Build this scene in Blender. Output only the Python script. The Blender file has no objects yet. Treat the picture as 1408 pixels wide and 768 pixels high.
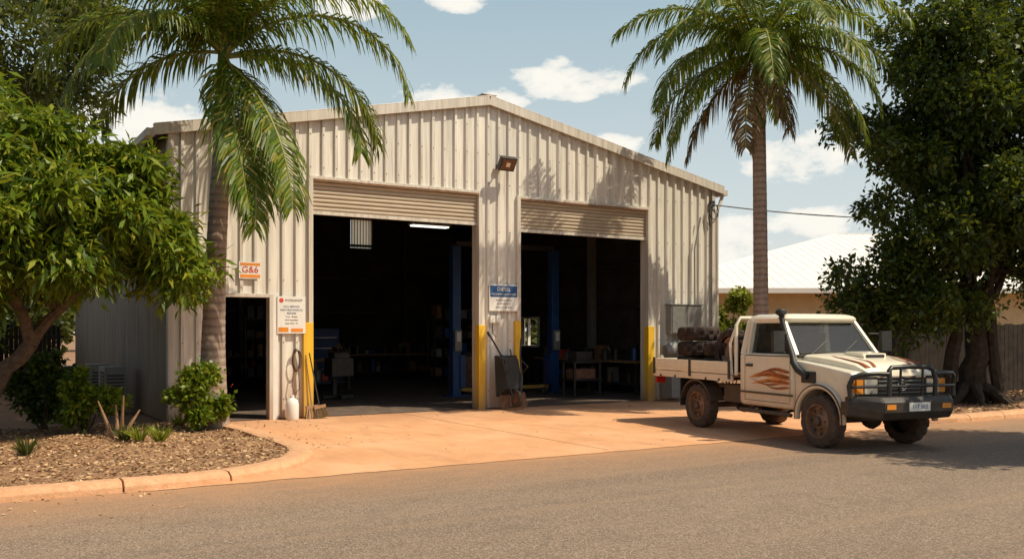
import bpy, bmesh, math, random
import numpy as np
from mathutils import Vector, Matrix, noise
random.seed(7); np.random.seed(7)
S=bpy.context.scene
R=math.radians
# ---------------------------------------------------------------- materials
def newmat(n):
    m=bpy.data.materials.new(n); m.use_nodes=True
    nt=m.node_tree; b=nt.nodes['Principled BSDF']; return m,nt,b
def N(nt,t,**k):
    n=nt.nodes.new(t)
    for a,v in k.items(): setattr(n,a,v)
    return n
def ramp(nt,src,stops):
    r=N(nt,'ShaderNodeValToRGB'); nt.links.new(src,r.inputs[0])
    e=r.color_ramp.elements
    while len(e)<len(stops): e.new(.5)
    for i,(p,c) in enumerate(stops):
        e[i].position=p; e[i].color=(c[0],c[1],c[2],1) if hasattr(c,'__len__') else (c,c,c,1)
    return r.outputs[0]
def noisen(nt,scale,detail=4,rough=.6,vec=None,obj=True,stretch=None):
    n=N(nt,'ShaderNodeTexNoise'); n.inputs['Scale'].default_value=scale; n.inputs['Detail'].default_value=min(detail,5); n.inputs['Roughness'].default_value=rough
    tc=N(nt,'ShaderNodeTexCoord'); out=tc.outputs['Object']
    if stretch:
        mp=N(nt,'ShaderNodeMapping'); mp.inputs['Scale'].default_value=stretch; nt.links.new(out,mp.inputs[0]); out=mp.outputs[0]
    nt.links.new(out,n.inputs['Vector']); return n.outputs['Fac']
def mix(nt,f,a,b,mode='MIX'):
    m=N(nt,'ShaderNodeMix',data_type='RGBA',blend_type=mode)
    def s(i,v):
        if hasattr(v,'is_linked') : nt.links.new(v,m.inputs[i])
        elif isinstance(v,(int,float)): m.inputs[i].default_value=v
        else: m.inputs[i].default_value=(v[0],v[1],v[2],1)
    s(0,f); s(6,a); s(7,b); return m.outputs[2]
def mathn(nt,op,a,b=None,clamp=False):
    m=N(nt,'ShaderNodeMath',operation=op); m.use_clamp=clamp
    for i,v in enumerate((a,b)):
        if v is None: continue
        if hasattr(v,'is_linked'): nt.links.new(v,m.inputs[i])
        else: m.inputs[i].default_value=v
    return m.outputs[0]
def sepz(nt,ax=2):
    tc=N(nt,'ShaderNodeTexCoord'); s=N(nt,'ShaderNodeSeparateXYZ'); nt.links.new(tc.outputs['Object'],s.inputs[0]); return s.outputs[ax]
def bump(nt,b,h,st=.3,dist=.02):
    n=N(nt,'ShaderNodeBump'); n.inputs['Strength'].default_value=st; n.inputs['Distance'].default_value=dist
    nt.links.new(h,n.inputs['Height']); nt.links.new(n.outputs[0],b.inputs['Normal'])
def simple(name,c,rough=.6,metal=0,var=.25,scale=6,spec=.5,bmp=0):
    m,nt,b=newmat(name)
    f=noisen(nt,scale)
    lo=[x*(1-var) for x in c]; hi=[min(1,x*(1+var)) for x in c]
    nt.links.new(ramp(nt,f,[(.3,lo),(.7,hi)]),b.inputs['Base Color'])
    b.inputs['Roughness'].default_value=rough; b.inputs['Metallic'].default_value=metal
    b.inputs['Specular IOR Level'].default_value=spec
    if bmp: bump(nt,b,noisen(nt,scale*8),bmp,.01)
    return m
def dusty(name,c,dust=(.42,.22,.12),z0=.3,z1=1.2,rough=.5,amt=.8,metal=0,streak=(1,1,.15),var=.12,base=0.0,grime=None):
    """painted surface: dirt increases toward low z (object space) with noise and streaks"""
    m,nt,b=newmat(name)
    z=sepz(nt); mr=N(nt,'ShaderNodeMapRange'); nt.links.new(z,mr.inputs[0])
    mr.inputs[1].default_value=z0; mr.inputs[2].default_value=z1; mr.inputs[3].default_value=1; mr.inputs[4].default_value=base
    n1=noisen(nt,3.5,8,.65); n2=noisen(nt,7,6,.6,stretch=streak)
    f=mathn(nt,'MULTIPLY',mr.outputs[0],mathn(nt,'MULTIPLY',mathn(nt,'ADD',n1,n2),amt*1.0),True)
    st=ramp(nt,n2,[(.35,[x*(1-var) for x in c]),(.65,[min(1,x*(1+var*.6)) for x in c])])
    if grime:
        n3=noisen(nt,13,5,.7,stretch=(1,1,.045)); n4=noisen(nt,.5,4,.6)
        gf=mathn(nt,'MULTIPLY',ramp(nt,n3,[(.52,0),(.70,1)]),ramp(nt,n4,[(.35,.2),(.65,.9)]))
        st=mix(nt,gf,st,grime)
    nt.links.new(mix(nt,f,st,dust),b.inputs['Base Color'])
    rr=mathn(nt,'ADD',mathn(nt,'MULTIPLY',f,.5),rough,True); nt.links.new(rr,b.inputs['Roughness'])
    b.inputs['Metallic'].default_value=metal
    return m
def leafmat(name,cols,rough=.45,trans=.35,spec=.35):
    m,nt,b=newmat(name)
    g=N(nt,'ShaderNodeNewGeometry')
    c=ramp(nt,g.outputs['Random Per Island'],cols)
    nt.links.new(c,b.inputs['Base Color']); b.inputs['Roughness'].default_value=rough; b.inputs['Specular IOR Level'].default_value=spec
    t=N(nt,'ShaderNodeBsdfTranslucent'); hs=mix(nt,.5,c,(.36,.40,.03)); nt.links.new(hs,t.inputs[0])
    ms=N(nt,'ShaderNodeMixShader'); ms.inputs[0].default_value=trans
    nt.links.new(b.outputs[0],ms.inputs[1]); nt.links.new(t.outputs[0],ms.inputs[2])
    nt.links.new(ms.outputs[0],nt.nodes['Material Output'].inputs[0]); return m
def emis(name,c,s):
    m,nt,b=newmat(name); b.inputs['Base Color'].default_value=(*c,1); b.inputs['Emission Color'].default_value=(*c,1); b.inputs['Emission Strength'].default_value=s; return m

M={}
M['clad']=dusty('cladding_metal',(.72,.68,.60),(.46,.28,.17),0,1.1,.42,.8,0.0,(1.2,1.2,.06),.2,0,(.36,.31,.25))
M['cladside']=dusty('shade_toned_cladding',(.33,.30,.255),(.32,.2,.12),0,1.4,.5,.9,0,(1,1,.06),.25,0,(.18,.15,.12))  # darker than the front sheets: the side wall's shade is put into the colour
M['trim']=dusty('trim_metal',(.62,.57,.49),(.36,.21,.12),0,.8,.45,.8,0,(2,2,.1),.18,0,(.35,.27,.2))
M['roofm']=simple('roof_metal',(.48,.45,.40),.4,.2,.15,3)
M['shutter']=dusty('shutter_metal',(.52,.44,.33),(.25,.17,.11),3.9,4.8,.45,.3,0,(.4,1,6),.15)
M['rust']=simple('rusty_steel',(.22,.11,.06),.8,.2,.4,12)
M['yellow']=dusty('yellow_safety_paint',(.82,.49,.03),(.40,.22,.1),0,.9,.5,.7,0,(1,1,.15),.12,0,(.45,.3,.12))
M['white']=simple('white_paint',(.75,.73,.68),.5,0,.06,3)
M['blue']=simple('blue_paint',(.015,.06,.19),.4,0,.2,4)
M['signblue']=simple('sign_blue',(.02,.09,.24),.5,0,.1,4)
M['red']=simple('red_paint',(.6,.06,.03),.5,0,.15,4)
M['orange']=simple('orange_paint',(.75,.25,.03),.5,0,.1,4)
M['black']=simple('black_rubber_plastic',(.025,.024,.023),.55,0,.3,6)
M['darkmetal']=simple('dark_metal',(.06,.055,.05),.5,.4,.35,6)
M['grey']=simple('grey_metal',(.25,.245,.23),.45,.3,.15,5)
M['inner']=simple('dark_inner_sheets',(.05,.043,.038),.85,0,.4,1.5,.2)  # near-black base colour carries the shade of the bays
M['wood']=simple('timber',(.28,.16,.08),.75,0,.35,9)
M['chrome']=simple('chrome',(.7,.7,.68),.18,1,.05,5)
# driveway concrete
m,nt,b=newmat('driveway_concrete'); M['drive']=m
n1=noisen(nt,.55,5,.62); n2=noisen(nt,40,3,.7); n3=noisen(nt,2.2,5,.6,stretch=(1.6,.5,1)); n5=noisen(nt,5.5,5,.7)
c=ramp(nt,n1,[(.3,(.54,.255,.11)),(.5,(.65,.33,.155)),(.72,(.73,.42,.23))])
c=mix(nt,ramp(nt,n3,[(.50,0),(.72,.5)]),c,(.36,.17,.08))
c=mix(nt,ramp(nt,n5,[(.57,0),(.70,.35)]),c,(.27,.135,.075))
c=mix(nt,.2,c,ramp(nt,n2,[(.3,(.35,.175,.09)),(.7,(.78,.46,.27))]))
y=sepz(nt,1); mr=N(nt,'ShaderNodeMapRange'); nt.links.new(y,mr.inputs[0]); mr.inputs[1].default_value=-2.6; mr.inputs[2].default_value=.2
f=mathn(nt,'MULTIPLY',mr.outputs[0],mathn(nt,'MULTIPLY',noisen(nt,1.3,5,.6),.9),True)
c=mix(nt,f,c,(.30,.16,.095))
nt.links.new(c,b.inputs['Base Color']); b.inputs['Roughness'].default_value=.85; bump(nt,b,n2,.25,.006)
# asphalt
m,nt,b=newmat('asphalt'); M['road']=m
n1=noisen(nt,.35,5,.6,stretch=(.35,1,1)); n3=noisen(nt,1.6,5,.7)
vo=N(nt,'ShaderNodeTexVoronoi'); vo.inputs['Scale'].default_value=85; tc=N(nt,'ShaderNodeTexCoord'); nt.links.new(tc.outputs['Object'],vo.inputs['Vector'])
c=ramp(nt,n1,[(.3,(.165,.12,.085)),(.7,(.26,.19,.132))])
c=mix(nt,.5,c,ramp(nt,vo.outputs['Color'],[(.1,(.05,.04,.033)),(.5,(.21,.155,.112)),(.9,(.52,.40,.30))]))
c=mix(nt,ramp(nt,n3,[(.5,0),(.8,.45)]),c,(.13,.097,.073))
ns=noisen(nt,1.0,5,.6,stretch=(.06,2.2,1)); c=mix(nt,ramp(nt,ns,[(.5,0),(.68,.4)]),c,(.32,.22,.145))
y=sepz(nt,1); mr=N(nt,'ShaderNodeMapRange'); nt.links.new(y,mr.inputs[0]); mr.inputs[1].default_value=-9.6; mr.inputs[2].default_value=-7.2
f=mathn(nt,'MULTIPLY',mathn(nt,'POWER',mr.outputs[0],1.5),mathn(nt,'MULTIPLY',noisen(nt,2.5,5,.7,stretch=(.5,1,1)),1.6),True)
c=mix(nt,f,c,(.44,.235,.12))
nt.links.new(c,b.inputs['Base Color']); b.inputs['Roughness'].default_value=.85; b.inputs['Specular IOR Level'].default_value=.25; bump(nt,b,vo.outputs['Distance'],.5,.008)
def dirt(name,a,bb,cc,sc):
    m,nt,b=newmat(name); n1=noisen(nt,.6,4); n2=noisen(nt,sc,5,.75)
    c=ramp(nt,n2,[(.3,a),(.5,bb),(.72,cc)]); c=mix(nt,ramp(nt,n1,[(.4,0),(.7,.5)]),c,a)
    nt.links.new(c,b.inputs['Base Color']); b.inputs['Roughness'].default_value=.95; bump(nt,b,n2,.6,.03); return m
M['dirt']=dirt('red_dirt',(.16,.085,.045),(.30,.165,.09),(.42,.26,.15),9)
M['mulch']=dirt('mulch_soil',(.16,.08,.035),(.31,.17,.085),(.46,.28,.15),18)
M['kerb']=dirt('kerb_concrete',(.50,.26,.125),(.60,.335,.18),(.68,.42,.25),10)
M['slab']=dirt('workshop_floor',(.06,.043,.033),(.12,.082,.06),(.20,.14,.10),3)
m,nt,b=newmat('dry_litter'); M['litter']=m
g=N(nt,'ShaderNodeNewGeometry'); nt.links.new(ramp(nt,g.outputs['Random Per Island'],[(0,(.11,.055,.028)),(.4,(.31,.17,.08)),(.75,(.50,.31,.15)),(1,(.60,.43,.25))]),b.inputs['Base Color']); b.inputs['Roughness'].default_value=.9
M['leafL']=leafmat('leaf_bright',[(0,(.035,.075,.006)),(.35,(.10,.17,.010)),(.8,(.19,.255,.015)),(1,(.30,.29,.03))],.42,.35)
M['leafD']=leafmat('leaf_dark',[(0,(.012,.028,.006)),(.5,(.036,.072,.008)),(.85,(.07,.11,.012)),(1,(.12,.15,.018))],.42,.22)
M['leafB']=leafmat('leaf_back',[(0,(.03,.045,.012)),(.5,(.06,.08,.02)),(1,(.11,.12,.03))],.5,.3)
M['palm']=leafmat('palm_leaflet',[(0,(.035,.075,.008)),(.5,(.09,.155,.012)),(.85,(.18,.225,.018)),(1,(.36,.29,.05))],.42,.38,.3)
M['palmdead']=leafmat('palm_dead',[(0,(.10,.06,.03)),(1,(.26,.17,.08))],.8,.2)
M['yleaf']=leafmat('yellow_leaf',[(0,(.14,.19,.02)),(1,(.36,.38,.04))],.45,.35)
M['rachis']=simple('palm_rachis',(.22,.22,.04),.5,0,.3,5)
M['shaft']=simple('palm_crownshaft',(.085,.145,.022),.4,0,.4,3)
M['bark']=simple('tree_bark',(.12,.085,.06),.9,0,.45,10,.2,.6)
M['barkd']=simple('tree_bark_dark',(.05,.038,.028),.9,0,.45,8,.2,.6)
m,nt,b=newmat('palm_trunk'); M['ptrunk']=m
z=sepz(nt); nz=noisen(nt,3,5); w=mathn(nt,'SINE',mathn(nt,'ADD',mathn(nt,'MULTIPLY',z,48),mathn(nt,'MULTIPLY',nz,5)))
st=noisen(nt,14,5,.7,stretch=(1,1,.25))
c=mix(nt,.6,ramp(nt,st,[(.3,(.14,.10,.075)),(.7,(.40,.305,.235))]),ramp(nt,mathn(nt,'ADD',mathn(nt,'MULTIPLY',w,.5),.5),[(0,(.16,.115,.09)),(.25,(.29,.22,.175)),(1,(.35,.275,.22))]))
nt.links.new(c,b.inputs['Base Color']); b.inputs['Roughness'].default_value=.85; bump(nt,b,w,.4,.008)
# truck
DUST=(.50,.27,.14)
M['paint']=dusty('cream_car_paint',(.87,.79,.62),DUST,.45,1.1,.22,.62,0,(1,1,.5),.05,.04)
M['paint'].node_tree.nodes['Principled BSDF'].inputs['Coat Weight'].default_value=.4
M['tblack']=dusty('dusty_black',(.03,.028,.026),(.25,.15,.09),.3,1.3,.4,.3,0,(1,1,1),.3,.12)
M['bar']=dusty('bullbar_steel',(.022,.022,.021),(.20,.12,.07),.3,1.0,.35,.22,0,(1,1,1),.3,.12)
M['tyre']=dusty('tyre_rubber',(.03,.026,.023),(.20,.12,.075),-.4,.6,.8,.45,0,(1,1,1),.3,.5)
M['mudtyre']=simple('muddy_tyre',(.042,.027,.02),.9,0,.8,7,.3,.7)
M['rim']=simple('dusty_rim',(.26,.15,.09),.6,.3,.4,8)
M['flame']=simple('flame_decal',(.30,.075,.022),.4,0,.5,10)
M['flame2']=simple('flame_decal_orange',(.60,.24,.07),.4,0,.3,10)
M['amber']=simple('amber_lens',(.7,.25,.03),.2,0,.1,5)
M['lens']=simple('lamp_lens',(.6,.6,.56),.12,.5,.15,10)
M['redlens']=simple('red_lens',(.5,.03,.02),.2,0,.1,5)
m,nt,b=newmat('window_glass'); M['glass']=m
b.inputs['Base Color'].default_value=(.03,.035,.035,1); b.inputs['Roughness'].default_value=.06; b.inputs['Specular IOR Level'].default_value=1.0
tr=N(nt,'ShaderNodeBsdfTransparent'); tr.inputs[0].default_value=(.62,.68,.64,1); ms=N(nt,'ShaderNodeMixShader'); ms.inputs[0].default_value=.45
nt.links.new(b.outputs[0],ms.inputs[1]); nt.links.new(tr.outputs[0],ms.inputs[2]); nt.links.new(ms.outputs[0],nt.nodes['Material Output'].inputs[0])
m,nt,b=newmat('translucent_sheet'); M['poly']=m
t=N(nt,'ShaderNodeBsdfTranslucent'); t.inputs[0].default_value=(.8,.7,.5,1); tr=N(nt,'ShaderNodeBsdfTransparent'); tr.inputs[0].default_value=(.9,.8,.6,1); ms=N(nt,'ShaderNodeMixShader'); ms.inputs[0].default_value=.18
nt.links.new(t.outputs[0],ms.inputs[1]); nt.links.new(tr.outputs[0],ms.inputs[2]); nt.links.new(ms.outputs[0],nt.nodes['Material Output'].inputs[0])
M['tube']=emis('lit_fluorescent',(1,.93,.8),1.6)
M['hroof']=simple('white_roof_metal',(.85,.81,.74),.45,0,.05,2)
M['hwall']=simple('cream_render',(.60,.46,.26),.85,0,.1,2)
M['fence']=simple('fence_timber',(.038,.028,.022),.85,0,.5,5)

# ---------------------------------------------------------------- mesh builder
def empty(name,loc=(0,0,0),rz=0):
    e=bpy.data.objects.new(name,None); e.location=loc; e.rotation_euler=(0,0,rz); S.collection.objects.link(e); return e
class MB:
    def __init__(s): s.v=[]; s.f=[]; s.m=[]; s.mats=[]; s.T=Matrix.Identity(4)
    def mi(s,k):
        if k not in s.mats: s.mats.append(k)
        return s.mats.index(k)
    def add(s,vs,fs,k):
        o=len(s.v); i=s.mi(k)
        for v in vs: s.v.append(tuple(s.T@Vector(v)))
        for f in fs: s.f.append(tuple(o+x for x in f)); s.m.append(i)
    def box(s,x0,x1,y0,y1,z0,z1,k):
        s.add([(x0,y0,z0),(x1,y0,z0),(x1,y1,z0),(x0,y1,z0),(x0,y0,z1),(x1,y0,z1),(x1,y1,z1),(x0,y1,z1)],
              [(0,3,2,1),(4,5,6,7),(0,1,5,4),(1,2,6,5),(2,3,7,6),(3,0,4,7)],k)
    def beam(s,a,b,w,h,k,up=(0,0,1)):
        a=Vector(a);b=Vector(b);t=(b-a).normalized(); u=Vector(up)
        if abs(t.dot(u))>.98: u=Vector((1,0,0))
        r=t.cross(u).normalized()*w/2; u=r.cross(t).normalized()*h/2
        vs=[p+sx*r+sy*u for p in (a,b) for sx,sy in ((-1,-1),(1,-1),(1,1),(-1,1))]
        s.add(vs,[(0,1,2,3),(7,6,5,4),(0,4,5,1),(1,5,6,2),(2,6,7,3),(3,7,4,0)],k)
    def tube(s,pts,rad,k,n=8,cap=True):
        pts=[Vector(p) for p in pts]
        if not hasattr(rad,'__len__'): rad=[rad]*len(pts)
        vs=[];fs=[]; ref=None
        for i,p in enumerate(pts):
            t=(pts[min(i+1,len(pts)-1)]-pts[max(i-1,0)]).normalized()
            if ref is None:
                ref=Vector((1,0,0)) if abs(t.x)<.8 else Vector((0,1,0))
            r=(ref-t*ref.dot(t)).normalized(); u=t.cross(r); ref=r
            for j in range(n):
                a=2*math.pi*j/n; vs.append(p+rad[i]*(math.cos(a)*r+math.sin(a)*u))
        for i in range(len(pts)-1):
            for j in range(n):
                fs.append((i*n+j,i*n+(j+1)%n,(i+1)*n+(j+1)%n,(i+1)*n+j))
        if cap: fs.append(tuple(range(n))[::-1]); fs.append(tuple((len(pts)-1)*n+j for j in range(n)))
        s.add(vs,fs,k)
    def prism(s,poly,y0,y1,k,ax='y'):
        n=len(poly)
        if ax=='y': vs=[(a,y0,b) for a,b in poly]+[(a,y1,b) for a,b in poly]
        elif ax=='x': vs=[(y0,a,b) for a,b in poly]+[(y1,a,b) for a,b in poly]
        else: vs=[(a,b,y0) for a,b in poly]+[(a,b,y1) for a,b in poly]
        fs=[tuple(range(n)),tuple(range(n,2*n))[::-1]]+[(i,i+n,(i+1)%n+n,(i+1)%n) for i in range(n)]
        s.add(vs,fs,k)
    def lathe(s,prof,k,n=32,mod=None,ax='y',c=(0,0,0)):
        """prof: list (r,h); around axis"""
        vs=[];fs=[];P=len(prof)
        for j in range(n):
            a=2*math.pi*j/n
            for i,(r,h) in enumerate(prof):
                if mod: r=r+mod(i,j)
                if ax=='y': v=(r*math.cos(a),h,r*math.sin(a))
                elif ax=='z': v=(r*math.cos(a),r*math.sin(a),h)
                else: v=(h,r*math.cos(a),r*math.sin(a))
                vs.append((v[0]+c[0],v[1]+c[1],v[2]+c[2]))
        for j in range(n):
            for i in range(P-1):
                fs.append((j*P+i,j*P+i+1,((j+1)%n)*P+i+1,((j+1)%n)*P+i))
        s.add(vs,fs,k)
    def build(s,name,parent=None,smooth=False,bevel=0,loc=None,rot=None,seg=2,fix=False):
        me=bpy.data.meshes.new(name); me.from_pydata(s.v,[],s.f); 
        for k in s.mats: me.materials.append(M[k])
        me.polygons.foreach_set('material_index',s.m)
        if fix:
            bm=bmesh.new(); bm.from_mesh(me); bmesh.ops.recalc_face_normals(bm,faces=bm.faces); bm.to_mesh(me); bm.free()
        if smooth: me.polygons.foreach_set('use_smooth',[True]*len(me.polygons))
        me.update()
        o=bpy.data.objects.new(name,me); S.collection.objects.link(o)
        if parent: o.parent=parent
        if loc: o.location=loc
        if rot: o.rotation_euler=rot
        if smooth and smooth!='full':
            try: me.set_sharp_from_angle(angle=R(40))
            except Exception: pass
        if bevel:
            b=o.modifiers.new('bevel','BEVEL'); b.width=bevel; b.segments=seg; b.limit_method='ANGLE'; b.angle_limit=R(35)
            b.harden_normals=False
        return o
def text(name,body,size,loc,rot,mat,parent,align='CENTER',ext=.001):
    c=bpy.data.curves.new(name,'FONT'); c.body=body; c.size=size; c.align_x=align; c.align_y='CENTER'; c.extrude=ext
    o=bpy.data.objects.new(name,c); o.location=loc; o.rotation_euler=rot; c.materials.append(M[mat]); S.collection.objects.link(o); o.parent=parent; return o

def quads(name,V,mat,parent=None):
    """V: (n,4,3) array -> one mesh with n quads"""
    n=len(V); me=bpy.data.meshes.new(name)
    me.vertices.add(n*4); me.vertices.foreach_set('co',V.reshape(-1).astype('f'))
    me.loops.add(n*4); me.loops.foreach_set('vertex_index',np.arange(n*4,dtype='i'))
    me.polygons.add(n); me.polygons.foreach_set('loop_start',np.arange(0,n*4,4,dtype='i'))
    me.materials.append(M[mat]); me.update(calc_edges=True); me.validate()
    o=bpy.data.objects.new(name,me); S.collection.objects.link(o)
    if parent: o.parent=parent
    return o
def nrm(a): return a/np.maximum(np.linalg.norm(a,axis=-1,keepdims=True),1e-6)
def crown(name,blobs,nsub,subr,nclump,lper,L,W,mat,parent,seed,droop=.5,flat=.75,spread=.16,keep=None,depth=(.55,1.0)):
    rg=np.random.RandomState(seed); subs=[]
    wts=np.array([b[3]*b[4]*b[5] for b in blobs])**.66; wts/=wts.sum()
    for i in range(nsub):
        b=blobs[rg.choice(len(blobs),p=wts)]
        d=nrm(rg.normal(size=3)); r=rg.uniform(*depth)
        subs.append(np.array([b[0]+d[0]*b[3]*r,b[1]+d[1]*b[4]*r,b[2]+d[2]*b[5]*r,rg.uniform(*subr)]))
    subs=np.array(subs)
    idx=rg.randint(0,nsub,nclump); sc=subs[idx]
    O=rg.normal(size=(nclump,3)); O[:,2]=O[:,2]*.8+.25; O=nrm(O)
    rr=sc[:,3:4]*rg.uniform(.5,1.05,(nclump,1))
    C=sc[:,:3]+O*rr*np.array([1,1,flat])
    if keep is not None:
        k=keep(C); C=C[k]; O=O[k]
    n=len(C); C=np.repeat(C,lper,0); O=np.repeat(O,lper,0)
    D=nrm(O*.7+rg.normal(size=C.shape)*.65+np.array([0,0,-droop]))
    B=C+rg.normal(size=C.shape)*spread*.5
    l=L*rg.uniform(.6,1.25,(len(C),1)); Wv=nrm(np.cross(D,rg.normal(size=C.shape)+np.array([0,0,1.2])))*W*rg.uniform(.7,1.2,(len(C),1))
    nn=nrm(np.cross(Wv,D))*l*.07
    V=np.stack([B,B+D*l*.45+Wv+nn,B+D*l-nn*.5,B+D*l*.45-Wv+nn],1)
    quads(name,V,mat,parent); return subs
def limb(mb,a,b,r0,r1,k,seed,bend=.25,n=7):
    rg=random.Random(seed); a=Vector(a);b=Vector(b); L=(b-a).length; pts=[];rs=[]
    off=Vector((rg.uniform(-1,1),rg.uniform(-1,1),rg.uniform(-.2,.8)))*bend*L*.5
    for i in range(n):
        t=i/(n-1); p=a.lerp(b,t)+off*math.sin(math.pi*t)+Vector((rg.uniform(-1,1),rg.uniform(-1,1),rg.uniform(-1,1)))*r0*.25*(0<i<n-1)
        pts.append(p); rs.append(r0+(r1-r0)*t**.8)
    mb.tube(pts,rs,k,8)

# ---------------------------------------------------------------- ground, road, drive
mb=MB(); mb.add([(-700,-700,0),(700,-700,0),(700,700,0),(-700,700,0)],[(0,1,2,3)],'dirt'); mb.build('ground')
mb=MB(); mb.add([(-300,-26,.006),(300,-26,.006),(300,-7.2,.006),(-300,-7.2,.006)],[(0,1,2,3)],'road'); mb.build('road')
mb=MB()
xs=np.arange(-1.7,11.91,.1); lo=[(x,-7.28-.05*noise.noise(Vector((x*2.3,0,0)))-.025*noise.noise(Vector((x*9,4,0))),.012) for x in xs]
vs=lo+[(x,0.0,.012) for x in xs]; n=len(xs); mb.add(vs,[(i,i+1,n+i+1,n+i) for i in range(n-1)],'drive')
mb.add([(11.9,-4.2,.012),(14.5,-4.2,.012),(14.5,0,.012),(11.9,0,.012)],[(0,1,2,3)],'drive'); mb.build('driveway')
mb=MB()
for x in (4.58,8.95): mb.box(x-.006,x+.006,-7.1,-.02,.010,.0145,'dirt')
mb.build('driveway_joints')
def kerb(name,path,w=.32,h=.13,seglen=1.3):
    pts=[Vector(p) for p in path]; d=[0]
    for i in range(1,len(pts)): d.append(d[-1]+(pts[i]-pts[i-1]).length)
    def at(s):
        for i in range(1,len(d)):
            if s<=d[i] or i==len(d)-1:
                t=(s-d[i-1])/max(1e-6,d[i]-d[i-1]); return pts[i-1].lerp(pts[i],t),(pts[i]-pts[i-1]).normalized()
    mb=MB(); s0=0; rg=random.Random(3)
    prof=[(-w/2-.02,-.05),(-w/2,h*.55),(-w/2+.05,h*.93),(-w/2+.10,h),(w/2-.06,h*1.0),(w/2,h*.9),(w/2,-.05)]
    while s0<d[-1]-.05:
        L=seglen*rg.uniform(.85,1.15); s1=min(s0+L-.018,d[-1]); k=5; vs=[];fs=[]; dz=rg.uniform(-.008,.008); dl=rg.uniform(-.008,.008)
        for i in range(k+1):
            p,_=at(s0+(s1-s0)*i/k); p0,_=at(max(0,s0+(s1-s0)*i/k-.12)); p1,_=at(min(d[-1],s0+(s1-s0)*i/k+.12)); t=(p1-p0).normalized()
            nn=Vector((t.y,-t.x,0))
            for a,b in prof: vs.append((p.x-nn.x*(a+dl),p.y-nn.y*(a+dl),b+dz))
        P=len(prof)
        for i in range(k):
            for j in range(P-1): fs.append((i*P+j,(i+1)*P+j,(i+1)*P+j+1,i*P+j+1))
        fs.append(tuple(range(P))); fs.append(tuple(k*P+j for j in range(P))[::-1])
        mb.add(vs,fs,'kerb'); s0+=L
    return mb.build(name,smooth=False,bevel=.008,fix=True)
path=[(-40,-7.05,0),(-1.5,-7.05,0)]
for i in range(1,13):
    a=-math.pi/2+i/12*math.pi/2; path.append((-1.5+2.2*math.cos(a),-4.85+2.2*math.sin(a),0))
path+=[(.7,-2.6,0),(.62,-1.7,0),(.45,-.9,0),(.2,-.35,0)]
kerb('kerb',path)
kerb('kerb',[(11.9,-5.2,0),(12.0,-6.3,0),(12.3,-6.85,0),(12.9,-7.1,0),(70,-7.1,0)])
mb=MB(); 
def inbed(x,y):
    if y<-7.0 or y>-.02: return False
    if x<-1.5: return True
    if y<-4.85: return (x+1.5)**2+(y+4.85)**2<2.15**2
    return x<.66-max(0,(y+2.6))*.17
st=.14; vid={}
vs=[];fs=[]
def vert(i,j):
    if (i,j) not in vid:
        x=i*st;y=j*st; z=.085+.05*noise.noise(Vector((x*1.1,y*1.1,0)))+.025*noise.noise(Vector((x*5,y*5,3)))
        vid[(i,j)]=len(vs); vs.append((x,y,z))
    return vid[(i,j)]
for i in range(-110,8):
    for j in range(-52,1):
        if inbed((i+.5)*st,(j+.5)*st): fs.append((vert(i,j),vert(i+1,j),vert(i+1,j+1),vert(i,j+1)))
mb.add(vs,fs,'mulch')
mb.build('garden_bed',smooth=True)
mb=MB(); mb.add([(-60,-7,.04),(-1.6,-7,.04),(-1.6,30,.04),(-60,30,.04)],[(0,1,2,3)],'mulch'); mb.build('side_yard_soil')
mb=MB(); mb.add([(12.05,-6.95,.09),(70,-6.95,.09),(70,-4.2,.09),(12.05,-4.2,.09)],[(0,1,2,3)],'dirt'); mb.build('verge')
def litter(name,n,fn,size,seed,mat='litter'):
    rg=np.random.RandomState(seed); P=[]
    while len(P)<n:
        p=fn(rg)
        if p is not None: P.append(p)
    P=np.array(P); a=rg.uniform(0,6.28,n); l=size*rg.uniform(.4,1.5,(n,1)); 
    D=np.stack([np.cos(a),np.sin(a),rg.uniform(-.3,.4,n)],1); Wd=nrm(np.cross(D,np.array([0,0,1])+rg.normal(size=(n,3))*.4))*l*.3
    V=np.stack([P-D*l*.5,P+Wd,P+D*l*.5,P-Wd],1); return quads(name,V,mat)
def fb(rg):
    x=rg.uniform(-9,.7); y=rg.uniform(-7,-.1)
    return (x,y,.105+.05*noise.noise(Vector((x*1.1,y*1.1,0)))) if inbed(x,y) else None
litter('mulch_chips',22000,fb,.05,4)
def fd(rg):
    e=rg.exponential(.35); 
    if rg.rand()<.45: return (rg.uniform(-9,-1.5),-7.22-e,.014)
    if rg.rand()<.4: return (rg.uniform(.8,12),rg.uniform(-7,-.2),.02)
    return (.86+e,rg.uniform(-4.8,-.2),.02)
litter('fallen_leaves',420,fd,.045,5)
litter('leaf_litter',5000,lambda rg:(rg.uniform(12.2,24),rg.uniform(-6.9,-2),.11),.08,6)

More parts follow.
